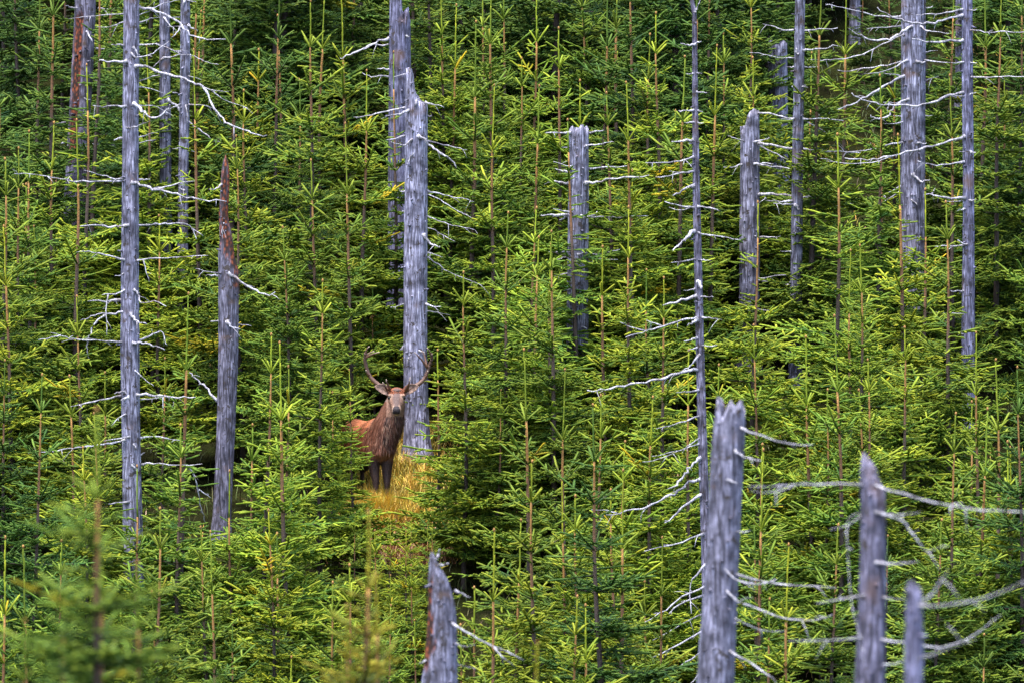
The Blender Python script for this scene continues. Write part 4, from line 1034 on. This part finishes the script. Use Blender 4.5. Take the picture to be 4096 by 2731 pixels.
    for sg, fx in ((-1, 0.0), (1, 0.05)):
        y = 0.072 * sg; g = gl(0.2 + fx, y)
        leg([((0.16 + fx, y * 1.4, 0.98), 0.085, 0.14), ((0.14 + fx, y * 1.35, 0.80), 0.085, 0.13), ((0.13 + fx, y * 1.2, 0.66), 0.082, 0.10), ((0.15 + fx, y * 1.1, 0.52), 0.060, 0.068), ((0.17 + fx, y, 0.40), 0.046, 0.050), ((0.17 + fx, y, 0.33), 0.034, 0.036),
             ((0.165 + fx, y, 0.22), 0.025, 0.028), ((0.165 + fx, y, g + 0.11), 0.03, 0.033), ((0.19 + fx, y, g + 0.055), 0.026, 0.03), ((0.205 + fx, y, g + 0.03), 0.036, 0.045), ((0.215 + fx, y, g - 0.005), 0.042, 0.052)])
        hx = -0.86 + (0.12 if sg > 0 else 0); y = 0.13 * sg; g = gl(hx - 0.12, y)
        leg([((hx + 0.02, y * 1.2, 1.02), 0.10, 0.19), ((hx + 0.06, y * 1.2, 0.84), 0.10, 0.17), ((hx + 0.08, y * 1.15, 0.70), 0.075, 0.12), ((hx - 0.02, y, 0.58), 0.05, 0.07), ((hx - 0.13, y, g + 0.42), 0.036, 0.046), ((hx - 0.15, y, g + 0.36), 0.032, 0.042),
             ((hx - 0.13, y, g + 0.24), 0.026, 0.03), ((hx - 0.11, y, g + 0.11), 0.03, 0.033), ((hx - 0.09, y, g + 0.055), 0.027, 0.03), ((hx - 0.075, y, g + 0.03), 0.036, 0.045), ((hx - 0.065, y, g - 0.005), 0.042, 0.052)])
    leg([((-1.08, 0, 1.10), 0.04, 0.03), ((-1.15, 0, 1.05), 0.04, 0.03), ((-1.18, 0, 0.96), 0.03, 0.02), ((-1.18, 0, 0.90), 0.012, 0.01)])   # tail
    me0 = mb.mesh('body', [M_COAT])
    tmp = bpy.data.objects.new('body_source', me0); COL.objects.link(tmp)
    rm = tmp.modifiers.new('remesh', 'REMESH'); rm.mode = 'VOXEL'; rm.voxel_size = 0.0095
    sm = tmp.modifiers.new('smooth', 'SMOOTH'); sm.factor = 0.5; sm.iterations = 4
    dg = bpy.context.evaluated_depsgraph_get()
    me = bpy.data.meshes.new_from_object(tmp.evaluated_get(dg))
    me.name = 'body'
    bpy.data.objects.remove(tmp); bpy.data.meshes.remove(me0)
    me.materials.clear(); me.materials.append(M_COAT)
    def lerp(a, b, t):
        t = max(0.0, min(1.0, t)); return tuple(x + (y - x) * t for x, y in zip(a, b))
    RED = (0.22, 0.066, 0.028); ORG = (0.32, 0.105, 0.045); DARK = (0.045, 0.026, 0.024); NECK = (0.12, 0.048, 0.028); LEGC = (0.046, 0.027, 0.025)
    TAN = (0.25, 0.14, 0.10); GREY = (0.085, 0.055, 0.050); FORE = (0.22, 0.065, 0.030); PALE = (0.30, 0.20, 0.15); NOSE = (0.016, 0.012, 0.016); EARIN = (0.26, 0.17, 0.14)
    def coat(p):
        n = noise.noise(p * 6.0)
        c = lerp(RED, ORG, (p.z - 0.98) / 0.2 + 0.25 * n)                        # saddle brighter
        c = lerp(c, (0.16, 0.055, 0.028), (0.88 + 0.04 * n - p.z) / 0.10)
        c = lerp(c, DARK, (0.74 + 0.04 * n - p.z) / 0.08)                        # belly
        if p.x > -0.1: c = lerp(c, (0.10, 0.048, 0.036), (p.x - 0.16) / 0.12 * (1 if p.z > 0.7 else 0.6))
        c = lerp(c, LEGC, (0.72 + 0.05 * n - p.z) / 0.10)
        if p.z > 1.0 and p.x > 0.1:
            c = lerp(c, NECK, ((p.x - 0.12) + (p.z - 1.08) * 0.4) / 0.10)
        q = p - poll
        s, lat, up = q.dot(hd), q.dot(hs), q.dot(hu)
        if s > -0.10 and abs(lat) < 0.14 and q.length < 0.5 and p.z > 1.25 and (s > 0.03 or up > 0.02):
            h = lerp(GREY, TAN, (abs(lat) - 0.03) / 0.05 + 0.35 * n)
            h = lerp(h, FORE, (0.07 - s) / 0.05)
            if up > 0.03: h = lerp(h, GREY, (0.05 - abs(lat)) / 0.03 * (1 if 0.08 < s < 0.30 else 0.2))
            if up < -0.02: h = lerp(h, TAN, 0.6)
            if 0.30 < s and (abs(lat) > 0.03 or up < 0): h = lerp(h, PALE, (s - 0.30) / 0.05)
            if s > 0.34 and up < -0.045: h = (0.45, 0.36, 0.30)
            if abs(lat) > 0.055 and math.hypot(s - 0.125, up - 0.048) < 0.055: h = lerp(h, PALE, 0.75)
            h = tuple(x * (1 + 0.35 * noise.noise(p * 70)) for x in h)
            if s > 0.368 and up > -0.032 and abs(lat) < 0.050 - 0.25 * max(0, 0.395 - s): h = NOSE
            if s > 0.37 and abs(up + 0.036) < 0.007: h = DARK
            de = math.hypot(s - 0.125, up - 0.048)
            if abs(lat) > 0.06 and de < 0.024: h = DARK
            c = h
        if abs(lat) > 0.125 and p.z > 1.5:
            c = lerp(lerp(EARIN, GREY, abs(n) * 2.5), (0.10, 0.06, 0.05), 0.0 if q.dot(hz) > -0.004 - 0.0 else 1.0)
            if q.dot(hz) > -0.03: c = lerp(EARIN, (0.12, 0.075, 0.06), abs(noise.noise(p * 25)) * 1.6)
        if p.z < 0.06 and False: c = DARK
        return c
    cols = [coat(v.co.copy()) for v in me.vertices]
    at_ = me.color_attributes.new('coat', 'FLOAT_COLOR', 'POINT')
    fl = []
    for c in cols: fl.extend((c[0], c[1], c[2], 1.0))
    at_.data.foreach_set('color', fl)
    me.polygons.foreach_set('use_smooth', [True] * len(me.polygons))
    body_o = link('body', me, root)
    # eyes
    for sg in (-1, 1):
        eb = MB(); old = mb
        c = poll + hd * 0.130 + hs * (0.098 * sg) + hu * 0.046
        rings = []
        for j in range(1, 8):
            ph = math.pi * j / 8
            rings.append([eb.vert(c + Vector((math.cos(2 * math.pi * q / 10) * math.sin(ph), math.sin(2 * math.pi * q / 10) * math.sin(ph), math.cos(ph))) * 0.026) for q in range(10)])
        t = eb.vert(c + Vector((0, 0, 0.026))); b = eb.vert(c - Vector((0, 0, 0.026)))
        for q in range(10): eb.face((t, rings[0][q], rings[0][(q + 1) % 10])); eb.face((b, rings[-1][(q + 1) % 10], rings[-1][q]))
        for j in range(6):
            for q in range(10): eb.face((rings[j][q], rings[j + 1][q], rings[j + 1][(q + 1) % 10], rings[j][(q + 1) % 10]))
        link('eye', eb.mesh('eye', [M_EYE]), root)
    # antlers: beams and tines, brown with pale worn tips
    yh = (MW @ poll).y
    def ap(px, py, dy): return MI @ at(px, py, yh + dy)
    def antler(parts):
        ab = MB(); cl = []
        for pts, r0, r1 in parts:
            C = catmull([ap(*p) for p in pts], 5)
            m = len(C) - 1
            n0 = len(ab.v)
            tube(ab, C, [r0 + (r1 - r0) * (i / m) ** 0.9 for i in range(m + 1)], 8, 0, 0, 0.07, rng)
            for i in range(m + 1):
                t = i / m
                tip = max(0.0, (t - 0.72) / 0.28) if r1 < 0.008 else 0.0
                for _ in range(8): cl.append(lerp(lerp((0.16, 0.085, 0.058), (0.085, 0.052, 0.044), t), (0.50, 0.40, 0.32), tip))
        return ab.mesh('antler', [M_ANTLER], 'coat', cl)
    link('antler', antler([
        ([(1571, 1568, 0.0), (1545, 1560, 0.02), (1510, 1535, 0.04), (1480, 1505, 0.06), (1466, 1470, 0.06), (1460, 1435, 0.04), (1463, 1412, 0.0)], 0.033, 0.023),
        ([(1462, 1420, 0.01), (1466, 1400, -0.02), (1477, 1385, -0.05)], 0.021, 0.005),
        ([(1463, 1424, 0.01), (1478, 1412, 0.02), (1497, 1404, 0.02)], 0.017, 0.005),
        ([(1464, 1430, 0.02), (1486, 1418, -0.06), (1518, 1407, -0.12)], 0.019, 0.005),
        ([(1475, 1500, 0.05), (1467, 1492, -0.03), (1464, 1480, -0.08)], 0.018, 0.005),
        ([(1562, 1563, 0.0), (1556, 1545, -0.12), (1547, 1530, -0.2), (1545, 1516, -0.22)], 0.025, 0.005),
        ([(1550, 1560, 0.0), (1540, 1545, -0.10), (1531, 1528, -0.14)], 0.019, 0.005)]), root)
    link('antler', antler([
        ([(1611, 1568, 0.0), (1635, 1558, 0.02), (1668, 1540, 0.04), (1695, 1517, 0.06), (1708, 1490, 0.07), (1718, 1462, 0.06), (1727, 1436, 0.04), (1724, 1415, 0.0)], 0.033, 0.022),
        ([(1724, 1420, 0.01), (1718, 1405, -0.03), (1708, 1391, -0.06)], 0.019, 0.005),
        ([(1708, 1468, 0.05), (1692, 1445, 0.0), (1674, 1425, -0.05), (1658, 1408, -0.08)], 0.021, 0.005),
        ([(1706, 1468, 0.05), (1702, 1440, 0.08), (1694, 1412, 0.1), (1684, 1402, 0.1)], 0.017, 0.005),
        ([(1703, 1508, 0.05), (1711, 1497, -0.03), (1711, 1482, -0.08)], 0.018, 0.005),
        ([(1620, 1563, 0.0), (1628, 1548, -0.12), (1637, 1530, -0.2), (1641, 1508, -0.22)], 0.025, 0.005),
        ([(1630, 1560, 0.0), (1634, 1545, -0.10), (1638, 1527, -0.14)], 0.019, 0.005)]), root)
    # hair: shaggy neck, forelock and a short coat
    verts = me.vertices
    nv = len(verts)
    hb = MB(); hc = []
    def strand(store, colors, p, nrm, flow, L, w, c):
        d = (flow + nrm * 0.28).normalized()
        sd = d.cross(nrm).normalized() * w
        q1 = p + d * (L * 0.55); d2 = (d + Vector((0, 0, -0.45)) - nrm * 0.12).normalized(); q2 = q1 + d2 * (L * 0.45)
        i = [store.vert(p + sd), store.vert(p - sd), store.vert(q1 - sd * 0.8), store.vert(q1 + sd * 0.8), store.vert(q2)]
        store.face((i[0], i[1], i[2], i[3])); store.face((i[3], i[2], i[4]))
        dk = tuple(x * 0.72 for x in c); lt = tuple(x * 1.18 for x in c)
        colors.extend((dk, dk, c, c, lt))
    fb = MB(); fc = []
    for _ in range(52000):
        v = verts[rng.randrange(nv)]
        p = v.co; nm = v.normal
        q = p - poll
        sh, lt_ = q.dot(hd), q.dot(hs)
        if p.z > 1.5 and abs(lt_) > 0.12: continue
        headish = q.length < 0.13 or (sh > 0.05 and q.length < 0.5 and p.z > 1.3)
        edge = p.x + 0.35 * (p.z - 1.0) - 0.17 + rng.uniform(-0.07, 0.07)
        if headish:
            if sh > 0.33 or rng.random() < 0.5: continue
            g = rng.uniform(0.6, 1.4)
            strand(fb, fc, p, nm, hd * -0.6 + Vector((0, 0, -0.8)), rng.uniform(0.012, 0.028), 0.0022, tuple(x * g for x in coat(p.copy())))
        elif p.z > 0.86 and p.x > 0.08 and edge > 0:
            u = rng.random()
            c = lerp((0.020, 0.011, 0.010), (0.14, 0.050, 0.028), u) if u < 0.82 else lerp((0.15, 0.08, 0.055), (0.27, 0.165, 0.115), rng.random())
            if p.z > 1.3 or p.y < -0.05: c = lerp(c, (0.19, 0.062, 0.03), 0.4)
            ln = rng.uniform(0.07, 0.17) * (0.55 if p.z > 1.38 else 1.0)
            strand(hb, hc, p, nm, Vector((-0.10, -0.02, -1)) + Vector((rng.uniform(-0.3, 0.3), rng.uniform(-0.3, 0.3), 0)), ln, rng.uniform(0.0025, 0.0055), c)
        elif p.z > 0.3:
            g = rng.uniform(0.5, 1.5)
            c = tuple(x * g for x in coat(p.copy()))
            strand(fb, fc, p, nm, Vector((-0.8, 0, -0.6)) if p.z > 0.7 else Vector((0, 0, -1)), rng.uniform(0.025, 0.055) * (1 if p.z > 0.7 else 0.5), 0.0035, c)
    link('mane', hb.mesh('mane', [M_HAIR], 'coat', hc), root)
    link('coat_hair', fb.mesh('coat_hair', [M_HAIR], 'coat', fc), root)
    lb = MB(); lc = []
    for _ in range(900):
        a, b = rng.uniform(-0.09, 0.09), rng.uniform(-0.05, 0.085)
        nrm = (hu * 0.8 + hd * b * 3 + hs * a * 5).normalized()
        p = poll + hs * a + hd * b + hu * (0.135 - 5 * a * a - 6 * (b - 0.01) ** 2)
        fl_ = hd + hs * rng.uniform(-0.8, 0.8) + hu * rng.uniform(-0.2, 0.3)
        c = lerp((0.12, 0.035, 0.018), (0.34, 0.11, 0.05), rng.random())
        strand(lb, lc, p, nrm, fl_, rng.uniform(0.025, 0.055), 0.004, c)
    link('forelock', lb.mesh('forelock', [M_HAIR], 'coat', lc), root)
build_stag()

# ------------------------------------------------------------------ dry grass of the clearing
def build_grass():
    rng = random.Random(41)
    gb = MB(); gc = []
    def blade(x, y, h, c, lean):
        z = ground_z(x, y) - 0.03
        a = rng.uniform(0, 6.283)
        d = Vector((math.cos(a), math.sin(a), 0)) * lean
        sd = Vector((math.cos(a + 1.57), math.sin(a + 1.57), 0)) * rng.uniform(0.003, 0.006)
        p = Vector((x, y, z)); prev = None
        for t, w in ((0, 1), (0.4, 0.9), (0.75, 0.6)):
            q = p + Vector((0, 0, h * (t - 0.25 * t * t * lean))) + d * (h * t * t)
            i = (gb.vert(q + sd * w), gb.vert(q - sd * w))
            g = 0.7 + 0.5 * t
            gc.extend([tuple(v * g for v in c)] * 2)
            if prev: gb.face((prev[0], prev[1], i[1], i[0]))
            prev = i
        q = p + Vector((0, 0, h * (1 - 0.25 * lean))) + d * h
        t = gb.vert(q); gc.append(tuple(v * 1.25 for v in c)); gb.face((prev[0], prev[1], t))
    YEL = [(0.50, 0.37, 0.045), (0.56, 0.36, 0.05), (0.42, 0.36, 0.055), (0.60, 0.45, 0.14), (0.27, 0.28, 0.04), (0.50, 0.26, 0.04)]
    DRY = [(0.42, 0.22, 0.13), (0.30, 0.12, 0.07), (0.55, 0.38, 0.26), (0.22, 0.08, 0.05)]
    n = 0
    for _ in range(9500):
        y = rng.uniform(154.6, 160.4)
        px = rng.gauss(1600, 110); x = (px - 2048) * FW * y / 4096
        dry = y < 156.2 + 0.5 * noise.noise((x * 1.5, y * 1.5, 0))
        c = rng.choice(DRY if dry and rng.random() < 0.7 else YEL)
        f = 0.75 + 0.6 * noise.noise((x * 2.5, y * 2.5, 3))
        blade(x, y, max(0.10, rng.uniform(0.2, 0.42) * f), c, rng.uniform(0.2, 1.1) * (1.5 if dry else 1.0))
    for _ in range(3000):
        y = rng.gauss(156.55, 0.22); px = rng.gauss(1520, 55); x = (px - 2048) * FW * y / 4096
        blade(x, y, rng.uniform(0.30, 0.52), rng.choice(YEL), rng.uniform(0.15, 0.95))
    GRN = [(0.05, 0.085, 0.016), (0.07, 0.10, 0.02), (0.035, 0.06, 0.014), (0.10, 0.10, 0.03), (0.08, 0.05, 0.03)]
    for _ in range(46000):
        y = rng.uniform(138, 192); x = rng.uniform(-9.5, 9.5)
        c = rng.choice(YEL + DRY) if noise.noise((x * 0.6, y * 0.6, 8)) > 0.25 else rng.choice(GRN)
        blade(x, y, rng.uniform(0.12, 0.34), c, rng.uniform(0.3, 1.1))
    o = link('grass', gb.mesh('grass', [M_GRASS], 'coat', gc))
    tag(o, 'dry yellow and straw-coloured grass around the stag', 'grass', kind='stuff')
build_grass()
